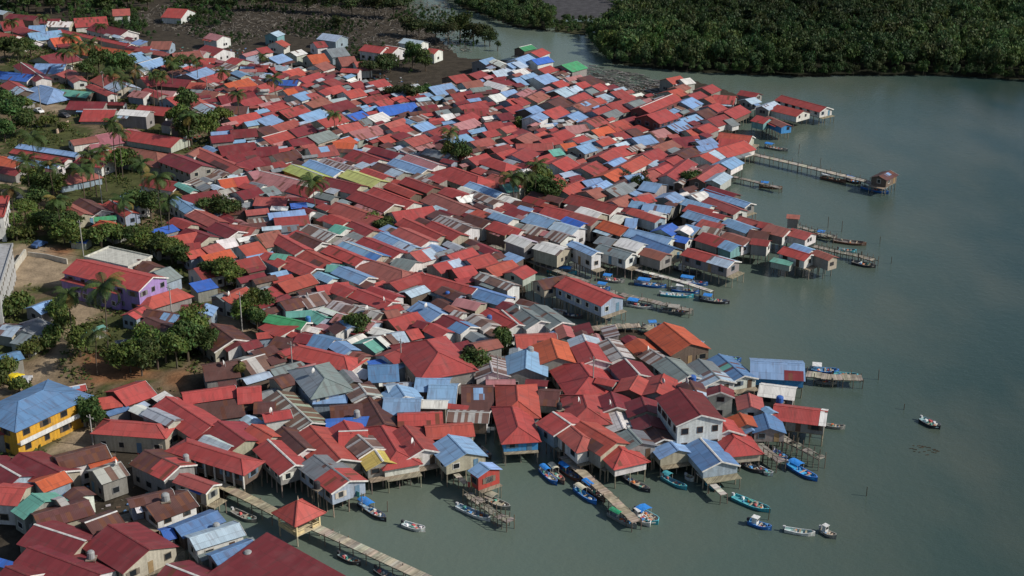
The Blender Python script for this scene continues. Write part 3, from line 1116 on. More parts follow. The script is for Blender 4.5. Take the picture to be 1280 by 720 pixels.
def house_parts(h, detail):
    """Parts of a house in its own frame: x along the ridge, -y*near towards the viewer side; z = height above the water."""
    P = {}; Lr, wd, tp, zr = h.L, h.w, h.tp, h.zr; oh = 0.0
    so_, seed = random.uniform(0, 900), random.uniform(0, 900)
    base = ROOFC[h.col]
    if h.col == 'r' and not h.key: base = random.choice(REDS)
    col = jit(base); al = 0.9 if h.col == 's' else (0.35 if h.col == 'n' else 0.12 if h.col in 'gkp' and random.random() < 0.6 else (0.1 if random.random() < 0.10 else 0.22 if random.random() < 0.10 else 0.0))
    if h.key and h.col not in 'snkp': al = 0.0
    if h.key in ('yellow', 'purple', 'bigshed'): al = 0.0
    c2 = col if random.random() < 0.8 else jit(col, 0.3)
    th = 0.07; hx = Lr/2; N_ = h.near          # near side is y*N_ = -? : world n = near side, local y axis = left of ridge
    ny = -1 if True else 1
    sgn = 1 if h.near == 1 else -1             # local +y is world left normal; near side is +y if near==1
    def slab(mb, p0, p1, p2, p3, cc, a):       # a roof sheet: p0,p1 along the top, p2,p3 along the eave below p1,p0
        nrm = (Vector(p1)-Vector(p0)).cross(Vector(p3)-Vector(p0)).normalized()
        if nrm.z < 0: nrm = -nrm
        lo = [Vector(p)-nrm*th for p in (p0, p1, p2, p3)]
        ul = (Vector(p1)-Vector(p0)).length; vl = (Vector(p3)-Vector(p0)).length
        dx = (Vector(p1)-Vector(p0)).normalized() if ul > 1e-3 else (Vector(p2)-Vector(p3)).normalized()
        def U(p):
            q = Vector(p)-Vector(p0); u_ = q.dot(dx); return (u_+so_, (q-dx*u_).length+seed)
        T = [Vector(p) for p in (p0, p1, p2, p3)]
        if (T[1]-T[0]).cross(T[3]-T[0]).z < 0: order = (3, 2, 1, 0)
        else: order = (0, 1, 2, 3)
        mb.face([T[i] for i in order], (*cc, a), [U(T[i]) for i in order])
        mb.face([lo[i] for i in reversed(order)], (*[x*0.6 for x in cc], a), [U(lo[i]) for i in reversed(order)])
        for i in range(4):
            j = (i+1) % 4; mb.face([T[i], lo[i], lo[j], T[j]], (*cc, a), [(so_, seed)]*4)
    roof = MB()
    if h.shed:
        ze = zr-wd*tp; y1 = sgn*wd
        slab(roof, (-hx, 0, zr), (hx, 0, zr), (hx, y1, ze), (-hx, y1, ze), col, al)
        wy0, wy1 = sorted((sgn*0.25, sgn*(wd-0.3))); prof = [(wy0, zr-0.12-abs(wy0)*tp if sgn > 0 else zr-0.12-abs(wy0)*tp), (wy1, zr-0.12-abs(wy1)*tp)]
        wx = hx-0.25
        top = lambda y: zr-0.12-abs(y)*tp
        ring = [(wy0, top(wy0)), (wy1, top(wy1))]
    elif h.hip:
        e = wd/2*0.95; ze = zr-wd/2*tp; r0, r1 = (-hx, 0, zr), (hx, 0, zr); x0, x1, yy = -hx-e, hx+e, wd/2
        slab(roof, r0, r1, (x1, yy, ze), (x0, yy, ze), col, al); slab(roof, r1, r0, (x0, -yy, ze), (x1, -yy, ze), c2, al)
        for rp, xx in ((r1, x1), (r0, x0)):
            sx = 1 if xx > 0 else -1
            T = [Vector(rp), Vector((xx, -yy*sx, ze)), Vector((xx, yy*sx, ze))]
            roof.face(T, (*col, al), [(so_, seed), (-yy+so_, e+seed), (yy+so_, e+seed)])
            roof.face([t-Vector((0, 0, th)) for t in reversed(T)], col, [(so_, seed)]*3); roof.face([T[1], T[1]-Vector((0, 0, th)), T[2]-Vector((0, 0, th)), T[2]], col, [(so_, seed)]*4)
        wx = hx+e-0.5; wy0, wy1 = -yy+0.5, yy-0.5; top = lambda y: ze+0.02
        ring = [(wy0, ze), (wy1, ze)]
    else:
        ze = zr-wd/2*tp; yy = wd/2
        sag = 0.0
        slab(roof, (-hx, 0, zr), (hx, 0, zr), (hx, sgn*yy, ze), (-hx, sgn*yy, ze), col, al)
        slab(roof, (-hx, 0.0, zr), (hx, 0.0, zr), (hx, -sgn*yy, ze), (-hx, -sgn*yy, ze), c2, al)
        wx = hx-0.35; wy0, wy1 = -yy+0.38, yy-0.38; top = lambda y: zr-0.1-abs(y)*tp
        ring = [(wy0, top(wy0)), (0, top(0)), (wy1, top(wy1))]
    P['roof'] = roof
    stilt = h.gmin < 0.12
    zf = 2.35 if stilt else (max(h.g, 0.1)-0.15 if h.onland else 0.55)
    zf = min(zf, zr-(wd if h.shed else wd/2)*tp-1.5)
    h.zf = zf; h.stilt = stilt
    wc = jit(WALLC[h.wall], 0.10); gc = jit(random.choice([WALLC['W'], WALLC['W'], wc, wc, wc, WALLC['C']]), 0.1); wall = MB()
    for sx in (-1, 1):
        pts = [(sx*wx, wy0, zf)]+[(sx*wx, y, z) for y, z in ring]+[(sx*wx, wy1, zf)]
        wall.face(pts if sx < 0 else list(reversed(pts)), wc if sx < 0 or h.wall_given else gc)
    zl, zh = ring[0][1], ring[-1][1]
    wall.face([(-wx, wy0, zf), (wx, wy0, zf), (wx, wy0, zl), (-wx, wy0, zl)], wc); wall.face([(wx, wy1, zf), (-wx, wy1, zf), (-wx, wy1, zh), (wx, wy1, zh)], wc)
    wall.face([(-wx, wy1, zf), (wx, wy1, zf), (wx, wy0, zf), (-wx, wy0, zf)], (0.06, 0.05, 0.04))
    if not (h.shed): pass
    P['wall'] = wall
    if not h.shed and not h.hip and h.key is None and Lr > 4 and random.random() < (0.34 if detail else 0.2):
        lm = MB(); sd_ = sgn if random.random() < 0.75 else -sgn; x0 = random.uniform(-hx, 0)*0.95; x1 = min(hx, x0+random.uniform(0.35, 0.8)*Lr); dp = random.uniform(0.9, 1.9)
        y0_, z0_ = sd_*(wd/2-0.30), ze-0.10; lc = jit(ROOFC[random.choice('nkcsrmbpw')], 0.1)
        slab(lm, (x0, y0_, z0_), (x1, y0_, z0_), (x1, y0_+sd_*dp, z0_-dp*0.22), (x0, y0_+sd_*dp, z0_-dp*0.22), lc, random.choice((0, 0.3, 0.6))); P['lean_to_roof'] = lm
    if not detail: return P
    h.wx, h.wy0, h.wy1, h.sgn, h.top, h.ze = wx, wy0, wy1, sgn, top, ze
    # ridge cap
    if not h.shed:
        cap = MB(); cc = tuple(min(0.85, x*1.06+0.004) for x in col) if random.random() < 0.90 or h.hip else (0.6, 0.58, 0.55)
        cw = 0.20
        for s_ in (-1, 1):
            cap.hexa([(-hx-0.02, 0, zr+0.005), (hx+0.02, 0, zr+0.005), (hx+0.02, s_*cw, zr-cw*tp+0.02), (-hx-0.02, s_*cw, zr-cw*tp+0.02), (-hx-0.02, 0, zr+0.07), (hx+0.02, 0, zr+0.07), (hx+0.02, s_*cw, zr-cw*tp+0.07), (-hx-0.02, s_*cw, zr-cw*tp+0.07)], cc)
        if h.hip:
            for sx in (-1, 1):
                for s_ in (-1, 1):
                    cap.bar((sx*hx, 0, zr+0.03), (sx*(hx+wd/2*0.95), s_*wd/2, ze+0.04), 0.22, 0.07, cc)
        P['ridge_cap'] = cap
    # a stretch of sheets in another colour
    if not h.patch and h.key is None and not h.shed and not h.hip and random.random() < 0.14: h.patch = random.choice('nncbrg'.replace('c', 'g'))
    if h.patch:
        pm = MB(); pc = jit({'t': ROOFC['t'], 'm': ROOFC['m'], 'w': ROOFC['w'], 'b': ROOFC['b'], 'd': ROOFC['d'], 'n': ROOFC['n'], 'r': ROOFC['r'], 'g': ROOFC['c'], 'B': (0.08, 0.19, 0.42)}[h.patch], 0.05)
        f0, f1 = {'b': (0.38, 0.72), 't': (0.42, 0.56), 'r': (0.52, 1.0), 'd': (0.5, 1.0), 'm': (0.62, 0.97), 'w': (0.87, 1.0), 'g': (0.55, 1.0), 'n': (0.5, 0.85), 'B': (0.72, 1.0)}[h.patch]
        v0 = 0.45 if h.patch in 'mn' else (0.0 if h.patch != 'b' or h.key == 'bluepatch' else 0.05)
        v1 = 1.0 if h.patch != 'b' or h.key == 'bluepatch' else 0.55
        for sd_ in ((sgn, -sgn) if h.patch in 'rdwgB' else (sgn,)):
            x0, x1 = -hx+f0*Lr, -hx+f1*Lr; hy = wd/2
            q = [(x0, sd_*hy*v0, zr-hy*v0*tp), (x1, sd_*hy*v0, zr-hy*v0*tp), (x1, sd_*hy*v1, zr-hy*v1*tp), (x0, sd_*hy*v1, zr-hy*v1*tp)]
            q = [(x, y, z+0.035) for x, y, z in q]
            slab(pm, *q, pc, 0.15)
        P['roof_patch'] = pm
    # barge boards along the gable edges
    if not h.shed and not h.hip and (random.random() < 0.30 or h.wall_given == 'W'):
        bb = MB(); bc = (0.66, 0.64, 0.60)
        ends = (1, -1) if random.random() < 0.5 else (1,)
        for sx in ends[:1]:
            for s_ in (-1, 1):
                bb.bar((sx*(hx+0.04), -s_*0.05, zr-0.06+0.05*tp), (sx*(hx+0.04), s_*wd/2, ze-0.06), 0.06+0.01*s_, 0.26, bc)
        P['barge_board'] = bb
    return P

def cam_faces(h):       # which walls look at the viewer
    out = []
    ve = (Vector((0, 0, 0))-h.mid); ve.z = 0; ve.normalize()
    for nm, nl in (('x+', Vector((1, 0, 0))), ('x-', Vector((-1, 0, 0))), ('y+', Vector((0, 1, 0))), ('y-', Vector((0, -1, 0)))):
        wn = Matrix.Rotation(h.ang, 3, 'Z') @ nl
        if wn.dot(ve) > 0.15: out.append(nm)
    return out

def add_openings(h, root):
    """windows and a door on the walls that look out over the neighbours"""
    rnd = random.Random(int(h.px[0]*7+h.px[1]*13))
    fr = jit(rnd.choice([(0.6, 0.58, 0.54), (0.16, 0.13, 0.10), (0.12, 0.08, 0.06), (0.45, 0.41, 0.34), (0.20, 0.20, 0.20), (0.12, 0.17, 0.22)]), 0.1)
    storeys = [h.zf] if h.ze-h.zf < 4.2 else [h.zf, h.zf+2.8]
    door_done = False
    for nm in cam_faces(h):
        ax = nm[0]; sg = 1 if nm[1] == '+' else -1
        span = (h.wy1-h.wy0) if ax == 'x' else 2*h.wx
        n = max(1, int(span/(2.6 if h.wall != 'Y' else 3.9))) if span > 2 else 0
        if ax == 'y' and n > 6: n = 6
        for zf in storeys:
            room = (min(h.top(h.wy0), h.top(h.wy1)))-zf
            if room < 1.7: continue
            for k in range(n):
                c = -span/2+span*(k+0.5)/n+(h.wy0+h.wy1)/2*(ax == 'x')
                isdoor = not door_done and zf == storeys[0] and k == n//2 and n > 1
                ww, z0, z1 = (0.9, zf+0.05, zf+min(2.0, room-0.15)) if isdoor else (rnd.choice((0.9, 1.1, 1.3)), zf+min(0.9, room*0.42), zf+min(1.9, room-0.2))
                mb, pane = MB(), MB()
                def bx(m_, a0, a1, z0_, z1_, o0, o1, col):
                    if ax == 'x': m_.box(*sorted((sg*(h.wx+o0), sg*(h.wx+o1))), a0, a1, z0_, z1_, col)
                    else:
                        base = h.wy1 if sg > 0 else h.wy0
                        m_.box(a0, a1, *sorted((base+sg*o0, base+sg*o1)), z0_, z1_, col)
                if isdoor:
                    bx(mb, c-ww/2, c+ww/2, z0, z1, 0.005, 0.05, jit(rnd.choice([(0.1, 0.06, 0.04), (0.3, 0.2, 0.1), (0.1, 0.2, 0.3)])))
                    mb.build('door', [PAINT], root); door_done = True
                else:
                    t = 0.10
                    bx(mb, c-ww/2-t, c+ww/2+t, z0-t, z0, 0.005, 0.07, fr); bx(mb, c-ww/2-t, c+ww/2+t, z1, z1+t, 0.005, 0.07, fr)
                    bx(mb, c-ww/2-t, c-ww/2, z0, z1, 0.005, 0.07, fr); bx(mb, c+ww/2, c+ww/2+t, z0, z1, 0.005, 0.07, fr)
                    bx(pane, c-ww/2, c+ww/2, z0, z1, 0.005, 0.03, (0.02, 0.02, 0.02))
                    f = mb.build('window', [PAINT], root); pane.build('pane', [GLASS], f)
                    if h.scale > 5.6 and rnd.random() < 0.35:
                        for a0 in (c-ww/2-t-0.5, c+ww/2+t+0.02):
                            sh_ = MB(); bx(sh_, a0, a0+0.48, z0, z1, 0.02, 0.10, fr); sh_.build('shutter', [PAINT], f)

def add_stilts(h, root, M):
    rnd = random.Random(int(h.px[0])); nx = max(2, min(9, int(2*h.wx/2.0)+1)); nyy = 2 if h.w < 6 else 3
    tone = jit((0.27, 0.23, 0.18), 0.2)
    bm = MB()
    for j in range(nyy):
        y = h.wy0+0.15+(h.wy1-h.wy0-0.3)*j/(nyy-1); bm.bar((-h.wx, y, h.zf-0.1), (h.wx, y, h.zf-0.1), 0.14, 0.18, tone)
        for i in range(nx):
            x = -h.wx+0.15+(2*h.wx-0.3)*i/(nx-1)
            s_ = MB(); s_.tube([(x+rnd.uniform(-.12, .12), y+rnd.uniform(-.1, .1), -1.3), (x, y, h.zf-0.18)], 0.12, tone, 5); s_.build('stilt', [WOOD], root)
    bm.build('floor_beam', [WOOD], root)
    # plank platform jutting out at the water end
    ends = [nm for nm in cam_faces(h) if nm[0] == 'x']
    if ends and rnd.random() < 0.75:
        sg = 1 if ends[0] == 'x+' else -1; dk = MB(); dp = rnd.uniform(0.9, 2.0); dk.box(*sorted((sg*(h.wx+0.02), sg*(h.wx+dp))), h.wy0, h.wy1, h.zf-0.12, h.zf-0.02, jit((0.30, 0.25, 0.18)))
        for y in (h.wy0+0.2, h.wy1-0.2):
            s_ = MB(); s_.tube([(sg*(h.wx+dp-0.2), y, -1.3), (sg*(h.wx+dp-0.2), y, h.zf-0.12)], 0.09, tone, 5); s_.build('stilt', [WOOD], root)
        dk.build('platform', [WOOD], root)

# ------------------------------------------------------------------ landmarks: what other labels refer to
LM = {   # key: (short phrase, full label, object name, category)
 'twinblue': ('twin blue roofs', 'pair of parallel pale blue gabled roofs among dark trees near the top edge', 'house', 'house'),
 'bluehip': ('blue hipped house', 'house with big pale blue hipped roof beside the dirt car park', 'house', 'house'),
 'longwhite': ('white mudflat house', 'long white walled red roofed house standing alone at the edge of the mudflat', 'stilt_house', 'house'),
 'bigmaroon': ('big maroon roof', 'house with wide dark maroon roof and white wall beside a deep blue roof', 'house', 'house'),
 'deepblue': ('deep blue roof', 'house with large deep blue roof facing the muddy creek', 'house', 'house'),
 'cream': ('cream roof', 'house under a plain cream roof between deep blue and red roofs', 'house', 'house'),
 'greentip': ('small green tip roof', 'small bright green roofed hut at the creek mouth tip', 'stilt_house', 'house'),
 'bluetip': ('blue tip roof', 'bright blue roofed hut with white gable near the creek mouth', 'stilt_house', 'house'),
 'greenhut': ('green creek hut', 'bright green roofed dark walled hut at the edge of the creek', 'stilt_house', 'house'),
 'redtwo': ('maroon walled house', 'two storey red roofed house with maroon walls and cross gable near the creek', 'house', 'house'),
 'tiphouse': ('long outermost house', 'long red roofed stilt house, outermost towards the mangroves', 'stilt_house', 'house'),
 'bluelong': ('long blue strip roof', 'long pale blue strip roof above a matching red strip', 'house', 'house'),
 'tarp': ('blue tarpaulin roof', 'low flat shelter under a bright blue tarpaulin beside a coconut palm', 'shed', 'shed'),
 'orangeroof': ('pale orange roof', 'house with light orange gabled roof beside red neighbours', 'house', 'house'),
 'purple': ('purple building', 'two storey purple building with long red roof and lower red verandah roof', 'building', 'building'),
 'channelhouse': ('grey walled channel house', 'long red roofed stilt house with blue grey walls standing in the channel', 'stilt_house', 'house'),
 'limeone': ('first lime roof', 'lime green roofed house with yellow wall, further inland of the two', 'house', 'house'),
 'limetwo': ('second lime roof', 'lime green roofed house, further seaward of the two', 'house', 'house'),
 'redhip': ('wide red hipped roof', 'house with wide red hipped roof in the middle of the village', 'house', 'house'),
 'bluestrip': ('blue striped roof', 'house with blue roof ending in a darker blue patch, between red roofs', 'house', 'house'),
 'stripebrown': ('brown striped roof', 'house with brown and zinc striped roof above the sandy gap', 'house', 'house'),
 'blueend': ('blue roof white gable', 'pale blue roofed house with bright white gable wall mid village', 'house', 'house'),
 'bluetwo': ('blue gabled two storey', 'two storey house with pale blue gable roof standing above red roofs', 'house', 'house'),
 'greyvillage': ('dull grey roof', 'house with broad dull grey roof beside two slim trees', 'house', 'house'),
 'bluewhiteend': ('blue roof channel house', 'stilt house with pale blue roof and white end wall beside the white walkway', 'stilt_house', 'house'),
 'bluerow': ('long blue row roof', 'long narrow pale blue row roof running towards the bay', 'stilt_house', 'house'),
 'bluediamond': ('bright blue diamond roof', 'bright blue diamond shaped roof beside an off white one', 'stilt_house', 'house'),
 'bluewater': ('steel blue channel roof', 'stilt house with long steel blue roof beside the channel', 'stilt_house', 'house'),
 'seaend': ('red and grey end house', 'long stilt house, half red roof and half grey, at the channel mouth', 'stilt_house', 'house'),
 'pierred': ('red roofed bay house', 'stilt house with red roof and white gable at the seaward end beside moored boats', 'stilt_house', 'house'),
 'pierhut': ('pier end hut', 'lone rusty roofed hut with a blue patch at the end of the long pier', 'stilt_house', 'house'),
 'whitehut': ('small white hut', 'small white walled grey roofed hut beside a coconut palm', 'shed', 'shed'),
 'bluepatch': ('rusty roof blue patch', 'low rusty roofed house with a square pale blue roof patch', 'house', 'house'),
 'bigrust': ('big rusty brown roof', 'house with big rusty brown roof behind the row of bushy trees', 'house', 'house'),
 'zincshed': ('striped zinc shed', 'cream walled shed with white and brown striped zinc roof', 'shed', 'shed'),
 'rusthouse': ('rusty maroon house', 'grey walled house with flaking rusty roof beside a thatched palm', 'house', 'house'),
 'tealpair': ('light teal roof', 'house with light teal roof behind the green roof', 'house', 'house'),
 'greenback': ('green roof', 'house with green gabled roof hidden behind a vivid red roof', 'house', 'house'),
 'redfront': ('vivid red sloping roof', 'house with vivid red sloping roof in front of the green roof', 'house', 'house'),
 'redblue': ('wide red roof', 'house with wide red hipped roof below two blue roofs', 'house', 'house'),
 'patchroof': ('light green long roof', 'light green end of the long patchwork roof', 'house', 'house'),
 'bigblue': ('big pale blue roof', 'house with big pale blue roof and white edge, mid village', 'house', 'house'),
 'whitegable': ('maroon and blue roof', 'house with maroon and blue roof and bright white gable wall', 'house', 'house'),
 'greathip': ('great red hipped house', 'two storey grey walled house with great steep red hipped roof', 'house', 'house'),
 'greenpair': ('grey green waterside roof', 'grey green gabled roof with white gable beside the channel', 'stilt_house', 'house'),
 'orangegable': ('orange gabled house', 'house with bright orange gabled roof facing the viewer', 'stilt_house', 'house'),
 'bluegable': ('big pale blue gable', 'house with big pale blue gabled roof and white ridge', 'house', 'house'),
 'stripegable': ('black striped gable', 'narrow gabled house with black and white striped roof', 'stilt_house', 'house'),
 'orangeshed': ('orange roofed shed', 'large dark walled shed with orange red roof at the water', 'stilt_house', 'house'),
 'bluestilts': ('blue walled stilt house', 'long blue walled stilt house with blue roof and maroon patch', 'stilt_house', 'house'),
 'whitewater': ('white roofed stilt house', 'stilt house with plain white roof between blue and red ones', 'stilt_house', 'house'),
 'redwater': ('long red seaward roof', 'long stilt house with red roof and white end strip jutting into the bay', 'stilt_house', 'house'),
 'yellow': ('yellow building', 'two storey yellow building with stepped steel blue hipped roofs', 'building', 'building'),
 'bluebox': ('red and blue shed', 'small shed with red and blue roof beside the dirt road', 'shed', 'shed'),
 'longred': ('long slanting red roof', 'house with long slanting red roof beside a grey zinc roof', 'house', 'house'),
 'longhall': ('long verandah hall', 'long red roofed hall with open verandah posts beside the boardwalk', 'building', 'building'),
 'peelrust': ('peeling rusty stilt house', 'grey stilt house with peeling red and rusty roof beside the hall', 'stilt_house', 'house'),
 'blueshack': ('bright blue shack', 'small bright blue shack with blue roof beside the boardwalk', 'stilt_house', 'shed'),
 'longrust': ('long rusty red roof', 'white walled house with long rusty red brown roof', 'stilt_house', 'house'),
 'greystripe': ('long grey striped roof', 'long house with grey and black striped zinc gable roof', 'house', 'house'),
 'whitewallhut': ('red hut white wall', 'small red roofed hut with white wall beside the grey striped roof', 'house', 'house'),
 'slate': ('slate grey hipped roof', 'tall house with slate grey hipped roof and blue lean-to roof', 'house', 'house'),
 'bluesheet': ('bright blue sheet roof', 'long low lean-to under bright blue sheeting', 'shed', 'shed'),
 'orangestripes': ('orange striped roof', 'house with rusty orange striped gable roof and white ridge', 'stilt_house', 'house'),
 'stiltred': ('red roofed grey stilt house', 'grey stilt house with red gabled roof beside the hall over the water', 'stilt_house', 'house'),
 'greyred': ('half grey half red', 'long stilt house with half grey half red roof and blue grey walls', 'stilt_house', 'house'),
 'yellowroof': ('yellow porch roof', 'small yellow porch roof over the water below a striped roof', 'stilt_house', 'house'),
 'blueflat': ('plain blue roof', 'house with plain bright pale blue roof above a red one', 'house', 'house'),
 'tierblue': ('two tier blue roof', 'large house with two tiers of pale blue roof', 'house', 'house'),
 'ridgewhite': ('red roof white ridge', 'red gabled stilt house with white gable end at the water', 'stilt_house', 'house'),
 'bluesea': ('pale blue waterside gable', 'stilt house with pale blue gabled roof at the water edge', 'stilt_house', 'house'),
 'redbox': ('red box hut', 'tiny hut with red end wall and blue roof standing in the water', 'stilt_house', 'shed'),
 'bluewalled': ('bright blue walled house', 'stilt house with bright blue walls and red roof facing open water', 'stilt_house', 'house'),
 'rusthut': ('rusty shelter', 'low rusty roofed shelter hung with washing between red houses', 'shed', 'shed'),
 'bighip': ('broad red hip roof', 'house with broad red hipped roof in front of the orange gable', 'house', 'house'),
 'creamlean': ('cream lean-to house', 'maroon roofed house with cream front lean-to roof', 'stilt_house', 'house'),
 'jettyhouse': ('rambling red jetty house', 'rambling red roofed house with several gables at the head of the jetty', 'stilt_house', 'house'),
 'brightgable': ('split tone red gable', 'red gabled house beside the tall maroon roofed house', 'stilt_house', 'house'),
 'tallhouse': ('tall maroon house', 'tall two storey house with long maroon roof and white end wall', 'stilt_house', 'house'),
 'narrowhouse': ('narrow green house', 'narrow two storey grey green house with small maroon gable roof', 'stilt_house', 'house'),
 'blueporch': ('blue porch roof', 'open porch under pale blue gable roof over the water', 'stilt_house', 'house'),
 'longblue': ('long blue boathouse', 'long steel blue roofed stilt house at the head of a white gangway', 'stilt_house', 'house'),
 'orangelean': ('bright orange lean roof', 'house with bright orange red roof near the yellow building', 'house', 'house'),
 'tealhouse': ('teal gabled house', 'teal gabled house with grey patched wall among maroon roofs', 'house', 'house'),
 'stripehouse': ('brown white striped roof', 'grey stilt house with brown and white striped roof above rubbish', 'stilt_house', 'house'),
 'chocolate': ('chocolate brown roof', 'house with long chocolate brown roof crossed by a pale strip', 'house', 'house'),
 'greyend': ('red roof grey end', 'big cream walled house with maroon roof and grey lean-to end', 'stilt_house', 'house'),
 'bluebig': ('sunlit blue roof', 'house with broad sunlit blue roof beside a pale zinc roof', 'stilt_house', 'house'),
 'palezinc': ('pale zinc roof', 'white walled house with long pale zinc roof', 'stilt_house', 'house'),
 'bigshed': ('huge maroon roof', 'huge dark maroon shed roof cut by the bottom edge', 'stilt_house', 'shed'),
}
XLM = [((145, 322), 'white concrete block'), ((373, 645), 'pier pavilion'), ((240, 155), 'big leafy tree'), ((396, 252), 'mid village palm'), ((48, 210), 'tall inland palm'), ((600, 308), 'sandy village gap'), ((450, 412), 'bushy village tree'), ((650, 245), 'village palm clump'), ((203, 262), 'yellowing palm'), ((25, 355), 'sandy yard'), ((345, 118), 'lone far palm'), ((18, 478), 'yellow car'), ((745, 322), 'white walkway head'), ((935, 192), 'long pier head'), ((555, 200), 'central leafy tree'), ((410, 55), 'debris mudflat'), ((560, 85), 'creek bend')]
ORD = ['', 'second', 'third', 'fourth', 'fifth', 'sixth', 'seventh', 'eighth', 'ninth', 'tenth', 'eleventh', 'twelfth', 'thirteenth', 'fourteenth', 'fifteenth', 'sixteenth', 'seventeenth', 'eighteenth', 'nineteenth', 'twentieth'] + ['last'] * 40

H = parse()
main = [h for h in H if not h.plus]
for i, h in enumerate(H):
    h.wings = []
    if h.plus:
        k = i-1
        while H[k].plus: k -= 1
        H[k].wings.append(h)
for h in main: h.tot = h.area+sum(g.area for g in h.wings)+(1e9 if h.key else 0)
def inframe(h): return -25 < h.px[0] < 1300 and -12 < h.px[1] < 745
order = sorted((h for h in main if inframe(h)), key=lambda h: -h.tot)
N_IND = 292
indiv = order[:N_IND]; ids = set(id(h) for h in indiv); mass = [h for h in main if id(h) not in ids]

def look(h):
    t = 'lean-to' if h.shed else 'hipped house' if h.hip else 'house'
    sz = 'long ' if h.L > 13.5 and h.L > 2.0*h.w else ('big ' if h.L*h.w > 100 else ('small ' if h.L*h.w < 34 else ''))
    wl = f' with {WWORD[h.wall]} wall' if h.wall_given else ''
    return f'{sz}{CWORD[h.col]} roofed {t}'+wl
LMP = [(h.px, LM[h.key][0]) for h in H if h.key]+XLM
def name_houses():
    buckets = {}
    for h in indiv:
        if h.key: continue
        best = min(LMP, key=lambda l: math.hypot(l[0][0]-h.px[0], (l[0][1]-h.px[1])*1.25))
        dx, dy = h.px[0]-best[0][0], (h.px[1]-best[0][1])*1.25
        dirn = ('just right of' if dx > 0 else 'just left of') if abs(dx) > abs(dy) else ('just below' if dy > 0 else 'just above')
        buckets.setdefault((look(h), dirn, best[1]), []).append((math.hypot(dx, dy), h))
    for (lk, dirn, l), v in buckets.items():
        for k, (_, h) in enumerate(sorted(v, key=lambda t: t[0])):
            h.label = f'{lk} {dirn} the {l}' if len(v) == 1 else f'{lk}, {"first" if k == 0 else ORD[k]} {dirn[5:]} the {l}'
name_houses()

def root_m(o): return Matrix.Translation(o.location) @ Matrix.Rotation(o.rotation_euler.z, 4, 'Z')
def build_house(h, root=None):
    c = h.mid; top = root is None
    if top:
        nm = LM[h.key][2] if h.key else ('shed' if h.shed else 'house')
        P = house_parts(h, True)
        if nm == 'house' and h.stilt: nm = 'stilt_house'
        root = empty(nm, (c.x, c.y, 0), h.ang)
        if h.key: tag(root, LM[h.key][1], LM[h.key][3], 'houses of the fishing village')
        else: tag(root, h.label, 'shed' if h.shed else 'house', 'houses of the fishing village')
        T = None
    else:
        P = house_parts(h, True); T = root_m(root).inverted() @ Matrix.Translation((c.x, c.y, 0)) @ Matrix.Rotation(h.ang, 4, 'Z')
    obs = []
    h.holder = root
    roof = None
    for k in ('roof', 'wall', 'ridge_cap', 'roof_patch', 'barge_board', 'lean_to_roof'):
        if k in P:
            par = roof if k in ('ridge_cap', 'roof_patch', 'barge_board') and roof else root
            o = P[k].build(k, [ROOF if k in ('roof', 'roof_patch', 'lean_to_roof') else PAINT], par)
            if k == 'roof': roof = o
            if k == 'roof_patch': o['label'] = f'patch of {dict(t="teal", m="maroon", w="white", b="pale blue", d="blue", n="rusty", r="red", g="grey", B="darker blue")[h.patch]} sheets'
            if T is not None and par is root: o.matrix_local = T
    if h.key == 'yellow':
        q = MB(); y0 = (h.wy1 if h.sgn > 0 else h.wy0); z = h.zf+2.75; q.box(-h.wx-0.1, h.wx+0.1, *sorted((y0+h.sgn*0.01, y0+h.sgn*1.0)), z-0.15, z, (0.6, 0.58, 0.52)); q.box(-h.wx-0.1, h.wx+0.1, *sorted((y0+h.sgn*0.93, y0+h.sgn*1.0)), z+0.003, z+0.75, (0.62, 0.62, 0.60)); q.build('balcony', [PAINT], root)
    if h.key == 'longhall':
        n = 9; ye = h.sgn*(h.w/2-0.25)
        for k in range(n):
            x = -h.L/2-h.w*0.4+(h.L+h.w*0.8)*k/(n-1); q = MB(); q.box(x-0.11, x+0.11, ye-0.11, ye+0.11, h.zf-0.4, h.ze+0.02, (0.62, 0.60, 0.55)); q.build('verandah_post', [PAINT], root)
    if T is None:
        rt = root
        near_enough = h.scale > 4.4
        if near_enough or h.wall_given: add_openings(h, rt)
        if h.stilt: add_stilts(h, rt, None)
    elif h.stilt or h.wall_given:
        n0 = len(BUILT)
        if h.wall_given: add_openings(h, root)
        if h.stilt: add_stilts(h, root, None)
        for o, p in BUILT[n0:]:
            if p is root: o.matrix_local = T
    return root
for h in indiv:
    r = build_house(h)
    for g in h.wings: build_house(g, r)

# the far, small half of the village as one mass
def build_mass(lst):
    roof, wall = MB(), MB()
    for h in lst:
        M = Matrix.Translation((h.mid.x, h.mid.y, 0)) @ Matrix.Rotation(h.ang, 4, 'Z')
        P = house_parts(h, False); roof.add(P['roof'], M); roof.add(P.get('lean_to_roof', MB()), M); wall.add(P['wall'], M)
        if h.stilt:
            for x in np.arange(-h.L/2+0.4, h.L/2-0.3, 1.8):
                for y in (-h.w/2+0.5, h.w/2-0.5):
                    b = MB(); yy = y if not h.shed else y+(h.w/2)*(1 if h.near == 1 else -1); b.tube([(x, yy, -1.2), (x, yy, h.zf)], 0.12, (0.22, 0.19, 0.15), 4); wall.add(b, M)
        # a dark window or two on the lit gable
        for sx in (-1, 1):
            for k in range(2):
                y = random.uniform(-h.w*0.25, h.w*0.25); z = h.zf+1.0; x = sx*(h.L/2-0.32); b = MB()
                if not h.shed and not h.hip: b.box(min(x, x+sx*0.03), max(x, x+sx*0.03), y-0.4, y+0.4, z, z+0.9, (0.03, 0.03, 0.035)); wall.add(b, M)
    o = roof.build('far_houses', [ROOF]); tag(o, 'mass of small red, blue and maroon roofed houses packed between the larger ones', 'houses', 'houses of the fishing village', 'stuff')
    wall.build('wall', [PAINT], o)
